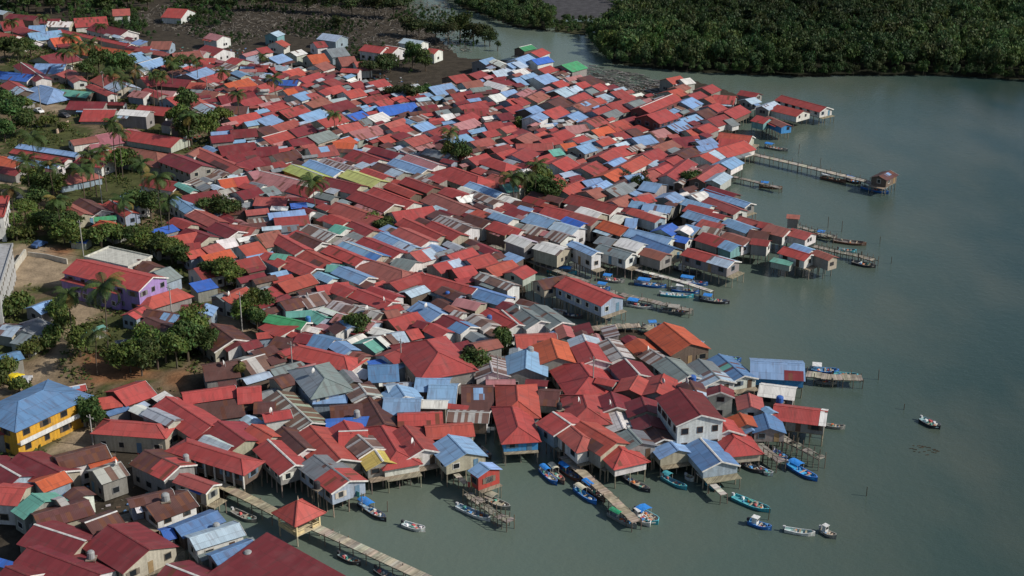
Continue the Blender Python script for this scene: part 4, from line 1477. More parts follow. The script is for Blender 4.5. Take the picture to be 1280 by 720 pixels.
def footprint(h):
    a = h.mid; off = h.n*(h.w/2) if h.shed else Vector((0, 0, 0)); e = h.w/2*0.95 if h.hip else 0
    return (a.x+off.x, a.y+off.y, h.d.x, h.d.y, h.L/2+e, h.w/2)
def make_fill():
    """small sheds squeezed into the gaps of the packed village, away from the water and the yards"""
    rnd = random.Random(11); F = np.array([footprint(h) for h in H]); out = []
    V = poly([(60, 40), (150, 55), (190, 72), (250, 92), (320, 92), (400, 100), (480, 118), (540, 128), (610, 96), (700, 100), (780, 128), (890, 150), (880, 225), (840, 280), (740, 305), (640, 318), (640, 385), (700, 425), (800, 445), (850, 480), (800, 515),
              (640, 505), (560, 530), (480, 535), (300, 565), (160, 560), (160, 530), (300, 500), (340, 440), (300, 330), (200, 290), (200, 190), (100, 110)])
    keep = [poly(q) for q in ([(590, 296), (645, 292), (640, 326), (584, 320)], [(262, 384), (303, 382), (322, 428), (282, 446)], [(628, 150), (690, 148), (690, 172), (628, 172)])]
    lo, hi = V.min(0), V.max(0); n = 0
    P = np.stack([RNG.uniform(lo[0], hi[0], 26000), RNG.uniform(lo[1], hi[1], 26000)], 1); P = P[sdist(P, V) > 0]
    for k in keep: P = P[sdist(P, k) < 1]
    P = P[(sdist(P, LANDP) < 4) | (RNG.random(len(P)) < 0.02)]
    TR = np.array([at(*t[:2])[:2] for t in TREE_SPOTS])
    for p in P:
        q = F[:, :2]-p; lx = np.abs(q[:, 0]*F[:, 2]+q[:, 1]*F[:, 3])-F[:, 4]; ly = np.abs(-q[:, 0]*F[:, 3]+q[:, 1]*F[:, 2])-F[:, 5]
        dd = np.maximum(lx, ly); r = dd.min()
        if r < 0.8 or np.hypot(*(TR-p).T).min() < 2.6: continue
        j = int(dd.argmin()); h = House(); src = (H+out)[j]
        h.w = min(2*r+0.9, rnd.uniform(2.6, 4.6)); h.L = min(h.w*rnd.uniform(1.2, 1.9), 2*r+4.0); h.col = rnd.choice('rrrmmmnnnkkssbpgcw'); h.hip = h.plus = h.patch = None; h.shed = rnd.random() < 0.3; h.key = None
        h.wall = rnd.choice('GGNNKSW'); h.wall_given = None; h.d = src.d; h.n = src.n; h.near = src.near; h.ang = src.ang; h.tp = 0.2 if h.shed else 0.36
        h.zr = rnd.uniform(4.0, 5.0); g = gz(p); h.g = h.gmin = g; h.onland = g > 0.6; h.zr += max(0, g-0.3)*0.6
        h.mid = Vector((p[0], p[1], h.zr)); h.mid -= h.n*(h.w/2) if h.shed else Vector((0, 0, 0)); h.px = px(h.mid); h.wings = []
        out.append(h); F = np.vstack([F, footprint(h)])
    return out
FILL = make_fill(); print('FILL', len(FILL))
build_mass(mass+FILL+[g for h in mass for g in h.wings])
print('HOUSES', len(H), 'individual', len(indiv), 'mass', len(mass))

# ------------------------------------------------------------------ labels by neighbourhood, for repeats
def label_all(items):      # items: (object, pixel, phrase)
    bk = {}
    for o, p, ph in items:
        best = min(LMP, key=lambda l: math.hypot(l[0][0]-p[0], (l[0][1]-p[1])*1.25))
        dx, dy = p[0]-best[0][0], (p[1]-best[0][1])*1.25
        dirn = ('right of' if dx > 0 else 'left of') if abs(dx) > abs(dy) else ('below' if dy > 0 else 'above')
        bk.setdefault((ph, dirn, best[1]), []).append((math.hypot(dx, dy), o))
    for (ph, dirn, l), v in bk.items():
        for k, (_, o) in enumerate(sorted(v, key=lambda t: t[0])):
            o['label'] = f'{ph} just {dirn} the {l}' if len(v) == 1 else f'{ph}, {"first" if k == 0 else ORD[k]} {dirn} the {l}'

# ------------------------------------------------------------------ trees
def leaf_cloud(n, R_, Hc, z0, size, base, rng, lobes=7, flat=0.75):
    """n leaf sprays spread through several lobes: returns quads (n*4,3) and a colour per quad"""
    C = []
    for i in range(lobes):
        a = rng.uniform(0, 2*math.pi); r = R_*0.55*math.sqrt(rng.uniform(0.05, 1)); C.append((r*math.cos(a), r*math.sin(a), z0+Hc*rng.uniform(0.25, 0.8), R_*rng.uniform(0.36, 0.58)))
    C.append((0, 0, z0+Hc*0.62, R_*0.55)); C = np.array(C)
    k = rng.integers(0, len(C), n); d = rng.normal(size=(n, 3)); d /= np.linalg.norm(d, axis=1)[:, None]; d[:, 2] = np.where(d[:, 2] < -0.35, -d[:, 2]*0.5, d[:, 2])
    rad = C[k, 3]*rng.uniform(0.55, 1.08, n); ctr = C[k, :3]+d*rad[:, None]*np.array([1, 1, flat])
    nrm = d+rng.normal(size=(n, 3))*0.55; nrm /= np.linalg.norm(nrm, axis=1)[:, None]
    t = np.cross(nrm, rng.normal(size=(n, 3))); t /= np.linalg.norm(t, axis=1)[:, None]; b = np.cross(nrm, t)
    s = size*rng.uniform(0.6, 1.3, n)[:, None]; q = np.stack([ctr-t*s*0.9, ctr-b*s*0.5, ctr+t*s*0.9, ctr+b*s*0.5], 1).reshape(-1, 3)
    lob = rng.uniform(0.72, 1.3, len(C))[k]; col = np.array(base)[None]*(lob*rng.uniform(0.75, 1.3, n))[:, None]
    col[:, 0] *= rng.uniform(0.8, 1.35, n)
    return q, np.clip(col, 0.003, 1)
def frond_crown(rng, R_, n=20, col=(0.075, 0.105, 0.028), droop=1.0):
    Q, Cc = [], []
    for i in range(n):
        a = i*2.399+rng.uniform(-.2, .2); el = rng.uniform(-0.45, 1.15); ln = R_*rng.uniform(1.0, 1.3)
        p = np.zeros(3); h = np.array([math.cos(a), math.sin(a), 0]); ang = el; prev = p.copy(); seg = 11; side = np.array([-h[1], h[0], 0])
        cf = np.array(col)*rng.uniform(0.7, 1.35); 
        if rng.random() < 0.16: cf = np.array((0.16, 0.11, 0.035))*rng.uniform(0.8, 1.2)
        for k in range(seg):
            ang -= (0.09+0.018*k)*droop; st = ln/seg; nx = prev+st*(h*math.cos(ang)+np.array([0, 0, math.sin(ang)]))
            wl = ln*0.17*math.sin(math.pi*min(1, (k+1.2)/(seg+0.6)))+0.02
            for sg in (-1, 1):
                for m_ in range(2):
                    base_ = prev+(nx-prev)*(m_*0.5); tip = base_+side*sg*wl+h*wl*0.55+np.array([0, 0, -wl*0.55]); w_ = (nx-prev)*0.44
                    Q += [base_, base_+w_, tip+w_*0.6, tip]; Cc.append(cf*rng.uniform(0.8, 1.2))
            prev = nx
    return np.array(Q), np.array(Cc)
trng = np.random.default_rng(21)
TC = {'t': (0.088, 0.132, 0.031), 'd': (0.052, 0.088, 0.025), 'b': (0.078, 0.108, 0.028), 's': (0.040, 0.070, 0.022), 'm': (0.040, 0.058, 0.020)}
TWORD = {'t': 'leafy green tree', 'd': 'dense dark green tree', 'b': 'low green bush', 'p': 'coconut palm', 's': 'slim upright tree', 'm': 'olive green mangrove tree', 'q': 'drooping brownish palm'}
CROWN = {}
def crown_mesh(kind, v):
    if (kind, v) not in CROWN:
        if kind in 'pq':
            q, c = frond_crown(trng, 1.0, 18 if kind == 'p' else 26, (0.052, 0.076, 0.022) if kind == 'p' else (0.11, 0.10, 0.03), 1.0 if kind == 'p' else 2.2)
        else:
            n = {'t': 2000, 'd': 2200, 'b': 1000, 's': 900, 'm': 1500}[kind]; zs = {'s': 2.6, 'b': 0.9}.get(kind, 1.5)
            q, c = leaf_cloud(n, 1.0, zs, -zs*0.5, 0.10 if kind != 'b' else 0.12, TC[kind], trng, {'s': 5, 'b': 5}.get(kind, 9), 0.75 if kind != 's' else 1.2)
        CROWN[kind, v] = np_mesh('crown', q, c, [LEAF])
    return CROWN[kind, v]
def trunk_mesh(h, r, lean, limbs=True, seed=0):
    rnd = random.Random(seed); m = MB(); tone = jit((0.12, 0.095, 0.07), 0.2)
    m.tube([(0, 0, -0.4), (lean*0.3, 0.05, h*0.4), (lean*0.8, 0, h*0.75), (lean, 0, h)], [r, r*0.8, r*0.62, r*0.45], tone, 6)
    if limbs:
        for k in range(5):
            a = rnd.uniform(0, 6.28); z = h*rnd.uniform(0.45, 0.8); e = h*0.28
            m.tube([(lean*0.6, 0, z), (lean*0.6+math.cos(a)*e*0.6, math.sin(a)*e*0.6, z+e*0.5), (lean*0.6+math.cos(a)*e*1.3, math.sin(a)*e*1.3, z+e)], [r*0.4, r*0.28, r*0.12], tone, 5)
    return m
TITEMS = []
for i, (u, v, ht, rc, kd) in enumerate(TREE_SPOTS):
    v += 9 if v < 15 else 0; p = at(u, v, 0.6); z = gz(p); rnd = random.Random(i); ht *= 1.22 if kd not in 'b' else 1.2; ht *= 1.22 if kd == 'p' else 1.0; rc *= {'p': 1.12, 'q': 1.0, 's': 1.1, 'b': 1.15}.get(kd, 1.18)
    nm = {'p': 'coconut_palm', 'q': 'drooping_palm', 'b': 'bush', 'm': 'mangrove_tree', 's': 'slim_tree'}.get(kd, 'leafy_tree')
    root = empty(nm, (p.x, p.y, z), rnd.uniform(0, 6.28))
    lean = rnd.uniform(0.2, 1.0) if kd == 'p' else rnd.uniform(0, 0.3)
    th = ht if kd in 'pq' else ht*0.8
    tr = trunk_mesh(th, 0.16 if kd in 'pq' else 0.10+ht*0.018, lean, kd not in 'pqb', i).build('trunk', [WOOD], root) if kd != 'b' else MB()
    if kd == 'b':
        for k in range(4): tr.tube([(0, 0, -0.2), (rnd.uniform(-.8, .8), rnd.uniform(-.8, .8), ht*0.7)], [0.06, 0.03], (0.1, 0.08, 0.06), 5)
        tr.build('stem', [WOOD], root)
    c = bpy.data.objects.new('crown' if kd != 'b' else 'foliage', crown_mesh(kd, i % (5 if kd not in 'sq' else 2))); COL.objects.link(c); c.parent = root
    if kd in 'pq': c.location = (lean, 0, th-0.1); c.scale = (rc, rc, rc)
    else: hz_ = ht*0.78 if kd != 'b' else ht*0.9; c.location = (lean*0.8, 0, ht-hz_*0.5); zsc = hz_/{'s': 2.6, 'b': 0.9}.get(kd, 1.5); c.scale = (rc, rc, zsc*1.05)
    tag(root, None, {'p': 'palm', 'q': 'palm', 'b': 'bush'}.get(kd, 'tree'), {'p': 'coconut palms in the village', 'b': 'bushes round the yards', 'm': 'trees along the mudflat'}.get(kd, 'trees among the houses'))
    TITEMS.append((root, (u, v-ht*2), TWORD[kd]))
label_all(TITEMS)

# the mangrove forests beyond the channel read as one mass
def forest():
    T = []
    for k in range(7):
        T.append(leaf_cloud(560, 1.0, 1.5, -0.75, 0.125, (0.050, 0.088, 0.028), trng, 8, 0.8))
    VV, CC = [], []
    def plant(Pp, hlo, hhi):
        for x, y in Pp:
            q, c = T[trng.integers(0, 7)]; h = trng.uniform(hlo, hhi); r = h*trng.uniform(0.34, 0.50); a = trng.uniform(0, 6.28); ca, sa = math.cos(a), math.sin(a)
            V = q*np.array([r, r, h*0.62]); V = np.column_stack([V[:, 0]*ca-V[:, 1]*sa+x, V[:, 0]*sa+V[:, 1]*ca+y, V[:, 2]+h*0.53+0.2])
            VV.append(V); CC.append(c*np.array([trng.uniform(0.8, 1.2), trng.uniform(0.9, 1.12), trng.uniform(0.8, 1.2)])*trng.uniform(0.8, 1.2)*(0.85+0.25*math.sin(x*0.03+1)+0.15*math.sin(y*0.05)))
    def grid(pl, st, inset=0.5):
        lo, hi = pl.min(0), pl.max(0); X, Y = np.meshgrid(np.arange(lo[0], hi[0], st), np.arange(lo[1], hi[1], st)); P = np.stack([X.ravel(), Y.ravel()], 1)+trng.uniform(-st*0.45, st*0.45, (X.size, 2))
        u = [px((x, y, 4)) for x, y in P]; u = np.array(u); vis = (u[:, 0] > -40) & (u[:, 0] < 1330) & (u[:, 1] > -60)
        return P[(sdist(P, pl) > inset) & vis]
    for pl in FORP:       # low growth down to the water along the edge
        for i in range(len(pl)):
            a, b = pl[i], pl[(i+1) % len(pl)]; n = int(np.hypot(*(b-a))/2.2); Q = [a+(b-a)*(k+trng.random())/max(n, 1)+trng.normal(0, 0.6, 2) for k in range(n)]
            plant([q for q in Q if -30 < px((q[0], q[1], 0))[0] < 1320 and -5 < px((q[0], q[1], 0))[1] < 140], 3.2, 6.0)
    plant(grid(FORP[0], 5.6), 7.5, 11.5); plant(grid(FORP[1], 4.6), 5, 8); plant(grid(SPITP[1], 4.0), 2.5, 4.5)
    g = grid(SPITP[0], 3.0); plant(g, 2, 3.6)
    def flush(nm, lab):
        o = bpy.data.objects.new(nm, np_mesh(nm, np.concatenate(VV), np.concatenate(CC), [LEAF])); COL.objects.link(o); tag(o, lab, 'forest', kind='stuff'); VV.clear(); CC.clear(); return o
    o = flush('mangrove_forest', 'dense dark green mangrove forest covering the far bank of the channel')
    plant(grid(poly([(-60, -50), (560, -50), (512, 14), (470, 12), (400, 8), (330, 3), (255, 2), (235, -6), (200, 0), (120, 6), (60, 10), (-60, 12)]), 4.6), 4.5, 8)
    flush('scrub_woodland', 'dark scrub woodland along the far edge of the mudflat')
    Q = grid(poly([(200, 12), (560, 0), (600, 58), (540, 70), (500, 118), (440, 90), (420, 60), (330, 50), (290, 64), (235, 44)]), 2.2); k = np.sin(Q[:, 0]*0.11+Q[:, 1]*0.06)+np.sin(Q[:, 0]*0.05-Q[:, 1]*0.09+2)+trng.normal(0, 0.35, len(Q)); plant(Q[k > 0.45], 0.7, 2.3)
    Q = grid(poly([(-20, 8), (200, 2), (300, 4), (290, 30), (225, 50), (190, 52), (150, 40), (60, 30), (-20, 24)]), 3.0); k = np.sin(Q[:, 0]*0.13+Q[:, 1]*0.05)+trng.normal(0, 0.4, len(Q)); plant(Q[k > -0.25], 1.2, 4.2)
    flush('scrub', 'low green scrub dotted over the dark mudflat')
    # prop roots and pale stems along the waterline
    m = MB()
    for pl in FORP:
        for i in range(len(pl)):
            a, b = pl[i], pl[(i+1) % len(pl)]; n = int(np.hypot(*(b-a))/3.5)
            for k in range(n):
                q = a+(b-a)*(k+trng.random())/max(n, 1); u = px((q[0], q[1], 0))
                if not (-20 < u[0] < 1300 and 0 < u[1] < 140): continue
                m.tube([(q[0], q[1], -0.3), (q[0]+trng.uniform(-.6, .6), q[1]+trng.uniform(.2, 1.5), trng.uniform(1.2, 3))], [0.09, 0.05], jit((0.055, 0.048, 0.038), 0.3), 4)
    m.build('root', [WOOD], o)
forest()

def grass():
    """rough grass and weeds on the dry ground"""
    lo, hi = LANDP.min(0), LANDP.max(0); P = np.stack([trng.uniform(max(lo[0], -190), hi[0], 60000), trng.uniform(lo[1], hi[1], 60000)], 1); P = P[sdist(P, LANDP) > 2]
    for s_ in SANDP: P = P[sdist(P, s_) < 0.3]
    F = np.array([footprint(h) for h in H+FILL])
    keep = np.ones(len(P), bool)
    for f in F:
        q = P-f[:2]; keep &= ~((np.abs(q[:, 0]*f[2]+q[:, 1]*f[3]) < f[4]) & (np.abs(-q[:, 0]*f[3]+q[:, 1]*f[2]) < f[5]))
    P = P[keep]; P = P[[bool(-30 < px((x, y, 1))[0] < 360) for x, y in P]]
    patch = np.sin(P[:, 0]*0.21+1.3)+np.sin(P[:, 1]*0.17)+np.sin(P[:, 0]*0.5+P[:, 1]*0.4); P = P[patch+trng.uniform(-0.8, 0.8, len(P)) > 0.1]
    z = ground_z(P); n = len(P)*3; k = np.repeat(np.arange(len(P)), 3); ctr = np.column_stack([P[k]+trng.normal(0, 0.3, (n, 2)), z[k]+trng.uniform(0.1, 0.5, n)])
    nrm = trng.normal(size=(n, 3))+np.array([0, 0, 1.0]); nrm /= np.linalg.norm(nrm, axis=1)[:, None]; t = np.cross(nrm, trng.normal(size=(n, 3))); t /= np.linalg.norm(t, axis=1)[:, None]; b = np.cross(nrm, t); s = trng.uniform(0.2, 0.5, n)[:, None]
    q = np.stack([ctr-t*s, ctr-b*s*0.6, ctr+t*s, ctr+b*s*0.6], 1).reshape(-1, 3); c = np.array([0.062, 0.088, 0.025])*trng.uniform(0.6, 1.4, (n, 1)); c[:, 0] *= trng.uniform(0.8, 1.5, n)
    o = bpy.data.objects.new('grass', np_mesh('grass', q, c, [LEAF])); COL.objects.link(o); tag(o, 'rough green grass and weeds on the dry ground round the yards', 'grass', kind='stuff')
grass()

def debris():
    """driftwood, dead mangrove branches and rubbish on the tidal mud"""
    Z = poly([(140, 24), (205, 8), (330, 8), (560, 2), (590, 66), (520, 66), (430, 56), (340, 44), (290, 62), (235, 45)]); m = MB()
    lo, hi = Z.min(0), Z.max(0); P = np.stack([trng.uniform(lo[0], hi[0], 5200), trng.uniform(lo[1], hi[1], 5200)], 1); P = P[sdist(P, Z) > 0]
    for x, y in P:
        a = trng.uniform(0, 6.28); l = trng.uniform(0.5, 2.6); up = trng.uniform(0, 1.3) if trng.random() < 0.5 else 0.1; g = trng.uniform(0.04, 0.26)
        m.bar((x, y, 0.3), (x+math.cos(a)*l, y+math.sin(a)*l, 0.35+up), 0.16, 0.14, (g, g*0.9, g*0.78))
    Z2 = poly([(735, 82), (790, 92), (830, 104), (820, 122), (770, 118), (700, 92)]); lo, hi = Z2.min(0), Z2.max(0); P = np.stack([trng.uniform(lo[0], hi[0], 700), trng.uniform(lo[1], hi[1], 700)], 1); P = P[sdist(P, Z2) > 0]
    for x, y in P:
        a = trng.uniform(-0.9, -0.4); l = trng.uniform(0.8, 4); g = trng.uniform(0.06, 0.4); m.bar((x, y, 0.35), (x+math.cos(a)*l, y+math.sin(a)*l, 0.4), 0.25, 0.2, (g, g*0.93, g*0.85))
    o = m.build('debris', [WOOD]); tag(o, 'driftwood and dead branches scattered over the dark mudflat', 'debris', kind='stuff')
    m = MB(); V = poly([(300, 60), (560, 110), (720, 90), (900, 130), (880, 240), (640, 330), (680, 400), (860, 470), (820, 525), (560, 545), (300, 595), (180, 690), (20, 720), (40, 600), (130, 570), (320, 480), (290, 320), (230, 180), (120, 60)])
    lo, hi = V.min(0), V.max(0); P = np.stack([trng.uniform(lo[0], hi[0], 16000), trng.uniform(lo[1], hi[1], 16000)], 1); P = P[sdist(P, V) > 0]; z = ground_z(P)
    tones = [(0.3, 0.28, 0.25), (0.12, 0.1, 0.08), (0.2, 0.17, 0.13), (0.45, 0.44, 0.42), (0.1, 0.2, 0.35), (0.28, 0.06, 0.05), (0.1, 0.22, 0.2), (0.16, 0.1, 0.06)]
    for (x, y), zz in zip(P, z):
        if zz < 0.1: continue
        s = trng.uniform(0.12, 0.5); c = jit(tones[trng.integers(0, len(tones))], 0.2); a = trng.uniform(0, 3.14)
        m.bar((x, y, zz+s*0.25), (x+math.cos(a)*s*2, y+math.sin(a)*s*2, zz+s*trng.uniform(0.2, 0.7)), s, s*0.5, c)
    o = m.build('rubble', [PAINT]); tag(o, 'planks, sheets and household rubbish lying between the houses', 'rubbish', kind='stuff')
debris()

# ------------------------------------------------------------------ jetties and boardwalks
PLANK = (0.34, 0.285, 0.215)
def pier(name, label, pts, wd, z=1.9, tone=PLANK, rail=False, step=2.4, rough=0.0, cat='jetty'):
    W = [at(u, v, z) for u, v in pts]; c0 = W[0]; root = empty(name, (c0.x, c0.y, 0)); tag(root, label, cat, 'jetties and boardwalks')
    rnd = random.Random(int(pts[0][0])); W = [p-Vector((c0.x, c0.y, 0)) for p in W]; deck, beam = MB(), MB(); ptone = jit((0.17, 0.14, 0.11), 0.1); posts = []
    acc = 0.0
    for a, b in zip(W, W[1:]):
        d = (b-a); l = d.length; d.normalize(); s = Vector((-d.y, d.x, 0)); n = max(1, int(l/0.9))
        for k in range(n):
            x0, x1 = l*k/n, l*(k+1)/n-0.03; j = rnd.uniform(-rough, rough); hw = wd/2+rnd.uniform(-rough, rough)*0.5
            A, B = a+d*x0+s*j, a+d*x1+s*j; zz = rnd.uniform(-rough, rough)*0.12; c = jit(tone, 0.16)
            if rough > 0.1 and rnd.random() < 0.08: continue
            u0 = acc+x0; q = [A-s*hw, B-s*hw, B+s*hw, A+s*hw]; lo = [p+Vector((0, 0, zz-0.07)) for p in q]; hi = [p+Vector((0, 0, zz)) for p in q]
            deck.hexa(lo+hi, c, 0, [(u0, 0), (u0+0.9, 0), (u0+0.9, 1), (u0, 1)]*2)
        for sg in (-1, 1): beam.bar(a+s*sg*(wd/2-0.12)-Vector((0, 0, 0.16)), b+s*sg*(wd/2-0.12)-Vector((0, 0, 0.16)), 0.12, 0.16, ptone)
        m = max(1, int(l/step))
        for k in range(m+1):
            for sg in (-1, 1):
                p = a+d*(l*k/m)+s*sg*(wd/2+0.02); posts.append((p, sg))
        acc += l
    deck.build('deck', [WOOD], root); beam.build('beam', [WOOD], root)
    for p, sg in posts[:98]:
        m = MB(); topz = z+(0.95 if rail else rnd.choice((-0.1, -0.1, 0.3, 0.9 if rough > 0.05 else 0.0))); m.tube([(p.x+rnd.uniform(-.15, .15), p.y+rnd.uniform(-.15, .15), -1.4), (p.x, p.y, topz)], 0.085, jit(ptone, 0.15), 5); m.build('post', [WOOD], root)
    if rail:
        m = MB()
        for (p, sg), (q, s2) in zip(posts[0::2], posts[2::2]):
            m.bar(p+Vector((0, 0, 0.9)), q+Vector((0, 0, 0.9)), 0.07, 0.08, ptone)
        m.build('handrail', [WOOD], root)
    return root
GREYW = (0.27, 0.245, 0.205); WHITEW = (0.60, 0.57, 0.50)
pier('jetty', 'long straight jetty leading out to the lone pier end hut', [(930, 190), (1000, 206), (1085, 227), (1096, 233)], 2.0, 2.0, (0.40, 0.36, 0.30), True, 2.8)
pier('jetty', 'short grey jetty below the long pier head', [(905, 218), (940, 226), (976, 235)], 1.4, 1.5, GREYW, False, 2.4, 0.12)
pier('walkway', 'narrow white walkway with bare posts crossing the channel mouth', [(742, 321), (800, 338), (850, 351), (890, 364)], 1.3, 2.0, WHITEW, False, 2.6)
pier('walkway', 'grey plank walkway along the inner channel behind moored boats', [(614, 306), (660, 325), (700, 340), (735, 352)], 1.5, 1.5, GREYW, False, 2.4, 0.08)
pier('jetty', 'ragged timber jetty between moored fishing boats in the channel', [(762, 364), (800, 373), (835, 381), (864, 388)], 1.7, 1.5, GREYW, False, 1.8, 0.2)
pier('jetty', 'broken jetty of piled timber behind the orange gabled house', [(692, 416), (725, 412), (760, 408), (800, 406), (822, 412)], 2.2, 1.4, (0.36, 0.31, 0.24), False, 1.6, 0.35)
pier('jetty', 'short jetty heaped with nets beyond the blue walled stilt house', [(1008, 467), (1040, 471), (1078, 472)], 2.6, 1.8, (0.36, 0.31, 0.24), False, 1.6, 0.15)
pier('jetty', 'lattice of weathered poles reaching into the bay below the long red seaward roof', [(976, 546), (1000, 558), (1028, 573)], 1.6, 2.2, GREYW, True, 1.1, 0.25)
pier('jetty', 'short pole jetty beside the bright blue boat', [(945, 553), (960, 564), (977, 577)], 1.8, 2.0, GREYW, True, 1.2, 0.25)
pier('walkway', 'white gangway sloping from the long blue boathouse', [(873, 590), (890, 604), (905, 618)], 1.2, 1.8, WHITEW, False, 2.4)
pier('jetty', 'straight plank jetty with boats moored on both sides', [(704, 570), (730, 592), (760, 618), (796, 652)], 1.7, 1.7, (0.38, 0.32, 0.235), False, 1.7, 0.05)
pier('jetty', 'rickety stage of sticks beside a white boat', [(584, 616), (605, 632), (638, 652)], 1.6, 1.6, GREYW, True, 1.0, 0.25)
pier('walkway', 'gangplank running down from the pale blue waterside gable', [(556, 583), (570, 592), (583, 604)], 1.0, 1.8, (0.5, 0.42, 0.33), False, 1.8, 0.1)
pier('boardwalk', 'boardwalk running past the long verandah hall to the pavilion', [(262, 600), (285, 610), (320, 627), (346, 641)], 1.9, 1.9, (0.42, 0.35, 0.24), False, 2.4)
pier('boardwalk', 'long concrete boardwalk crossing the bay from the pavilion to the bottom edge', [(392, 658), (430, 675), (480, 698), (545, 728)], 1.9, 1.9, (0.42, 0.375, 0.29), False, 2.6)
pier('jetty', 'small jetty at the seaward tip behind dark moored boats', [(1012, 306), (1045, 314), (1075, 320), (1096, 326)], 1.6, 1.4, GREYW, True, 1.4, 0.2)
pier('jetty', 'thin pole jetty beside the small red roofed hut', [(998, 283), (1020, 290), (1044, 297)], 1.2, 1.4, GREYW, True, 1.6, 0.2)

def pavilion():
    A, B, C_ = at(341, 641, 4.2), at(406, 641, 4.2), at(373, 660, 4.2); ctr = (A+B)/2; D = ctr*2-C_
    ex = (C_-A).normalized(); ang = math.atan2(ex.y, ex.x); s = ((C_-A).length+(B-C_).length)/4
    root = empty('pavilion', (ctr.x, ctr.y, 0), ang); tag(root, 'open square pavilion with red pyramid roof and cream railings on the boardwalk', 'pavilion')
    r = MB(); zc = 6.5; cs = [(-s, -s, 4.2), (s, -s, 4.2), (s, s, 4.2), (-s, s, 4.2)]
    for i in range(4):
        a, b = cs[i], cs[(i+1) % 4]; r.face([a, b, (0, 0, zc)], (*jit((0.40, 0.075, 0.06), 0.05), 0.0), [(0, 3), (2*s, 3), (s, 0)])
        r.face([b, a, (a[0], a[1], 4.1), (b[0], b[1], 4.1)], (0.25, 0.04, 0.04))
    r.face([(p[0], p[1], 4.1) for p in reversed(cs)], (0.3, 0.25, 0.2)); ro = r.build('roof', [ROOF], root)
    c = MB()
    for p in cs: c.bar((0, 0, zc+0.03), (p[0], p[1], 4.24), 0.22, 0.08, (0.42, 0.09, 0.07))
    c.build('ridge_cap', [PAINT], ro)
    f = MB(); f.tube([(0, 0, zc), (0, 0, zc+0.8)], [0.12, 0.02], (0.5, 0.4, 0.3)); f.build('finial', [PAINT], ro)
    k = s-0.7; m = MB(); m.box(-k, k, -k, k, 1.8, 1.98, (0.5, 0.42, 0.27)); m.build('deck', [PAINT], root)
    for x in (-k+0.12, k-0.12):
        for y in (-k+0.12, k-0.12):
            m = MB(); m.box(x-0.12, x+0.12, y-0.12, y+0.12, 1.98, 4.12, (0.62, 0.50, 0.28)); m.build('column', [PAINT], root)
            m = MB(); m.tube([(x, y, -1.4), (x, y, 1.8)], 0.13, (0.36, 0.32, 0.24)); m.build('stilt', [PAINT], root)
    for a, b in (((-k+.3, -k+.08), (k-.3, -k+.08)), ((-k+.3, k-.08), (k-.3, k-.08)), ((k-.08, -k+.3), (k-.08, -0.8)), ((k-.08, 0.8), (k-.08, k-.3))):
        m = MB(); m.bar((*a, 2.75), (*b, 2.75), 0.1, 0.12, (0.62, 0.50, 0.28)); m.bar((*a, 2.25), (*b, 2.25), 0.06, 0.45, (0.60, 0.47, 0.25)); m.build('railing', [PAINT], root)
pavilion()

# ------------------------------------------------------------------ masonry buildings at the inland edge
def block(name, label, pa, pb, depth, ztop, col, roofcol, side=1, cat='building', floors=2, zg=1.2, gable=None):
    A, B = at(*pa, ztop), at(*pb, ztop); d = B-A; Lx = d.length; d.normalize(); ang = math.atan2(d.y, d.x); root = empty(name, (A.x, A.y, 0), ang); tag(root, label, cat)
    y0, y1 = sorted((0, side*depth)); w_ = MB(); w_.box(0, Lx, y0, y1, zg-0.3, ztop-0.25, col); w_.build('wall', [PAINT], root)
    r = MB(); r.box(-0.25, Lx+0.25, y0-0.25, y1+0.25, ztop-0.245, ztop, roofcol)
    ro = r.build('roof', [PAINT], root)
    m = MB()
    for q in ((-0.25, Lx+0.25, y0-0.25, y0-0.05), (-0.25, Lx+0.25, y1+0.05, y1+0.25), (-0.25, -0.05, y0-0.04, y1+0.04), (Lx+0.05, Lx+0.25, y0-0.04, y1+0.04)): m.box(*q, ztop+0.003, ztop+0.35, jit(roofcol, 0.05))
    m.build('parapet', [PAINT], ro)
    fh = (ztop-zg)/floors
    for f in range(floors):
        for yy, sg in ((y0, -1), (y1, 1)):
            n = max(2, int(Lx/2.6))
            for k in range(n):
                c = Lx*(k+0.5)/n; z0 = zg+f*fh+0.9; m = MB(); m.box(c-0.65, c+0.65, *sorted((yy+sg*0.005, yy+sg*0.06)), z0, z0+1.2, (0.5, 0.5, 0.48)); fr = m.build('window', [PAINT], root)
                p = MB(); p.box(c-0.52, c+0.52, *sorted((yy+sg*0.062, yy+sg*0.075)), z0+0.12, z0+1.08, (0.02, 0.02, 0.02)); p.build('pane', [GLASS], fr)
        for xx, sg in ((0, -1), (Lx, 1)):
            n = max(1, int(depth/3))
            for k in range(n):
                c = y0+depth*(k+0.5)/n; z0 = zg+f*fh+0.9; m = MB(); m.box(*sorted((xx+sg*0.005, xx+sg*0.06)), c-0.65, c+0.65, z0, z0+1.2, (0.5, 0.5, 0.48)); fr = m.build('window', [PAINT], root)
                p = MB(); p.box(*sorted((xx+sg*0.062, xx+sg*0.075)), c-0.52, c+0.52, z0+0.12, z0+1.08, (0.02, 0.02, 0.02)); p.build('pane', [GLASS], fr)
    return root
block('concrete_building', 'white concrete building with flat stained roof behind the purple building', (107, 322), (160, 334), 7.5, 5.6, (0.60, 0.59, 0.55), (0.50, 0.49, 0.43), 1)
block('concrete_building', 'grey three storey concrete building cut by the picture edge beside the sandy yard', (15, 306), (-2, 360), 12, 10.5, (0.40, 0.40, 0.39), (0.36, 0.36, 0.36), -1, floors=3)
r = block('white_building', 'tall white building cut by the picture edge above the grey concrete one', (11, 246), (4, 270), 12, 9.0, (0.66, 0.65, 0.62), (0.40, 0.07, 0.06), -1, floors=2)

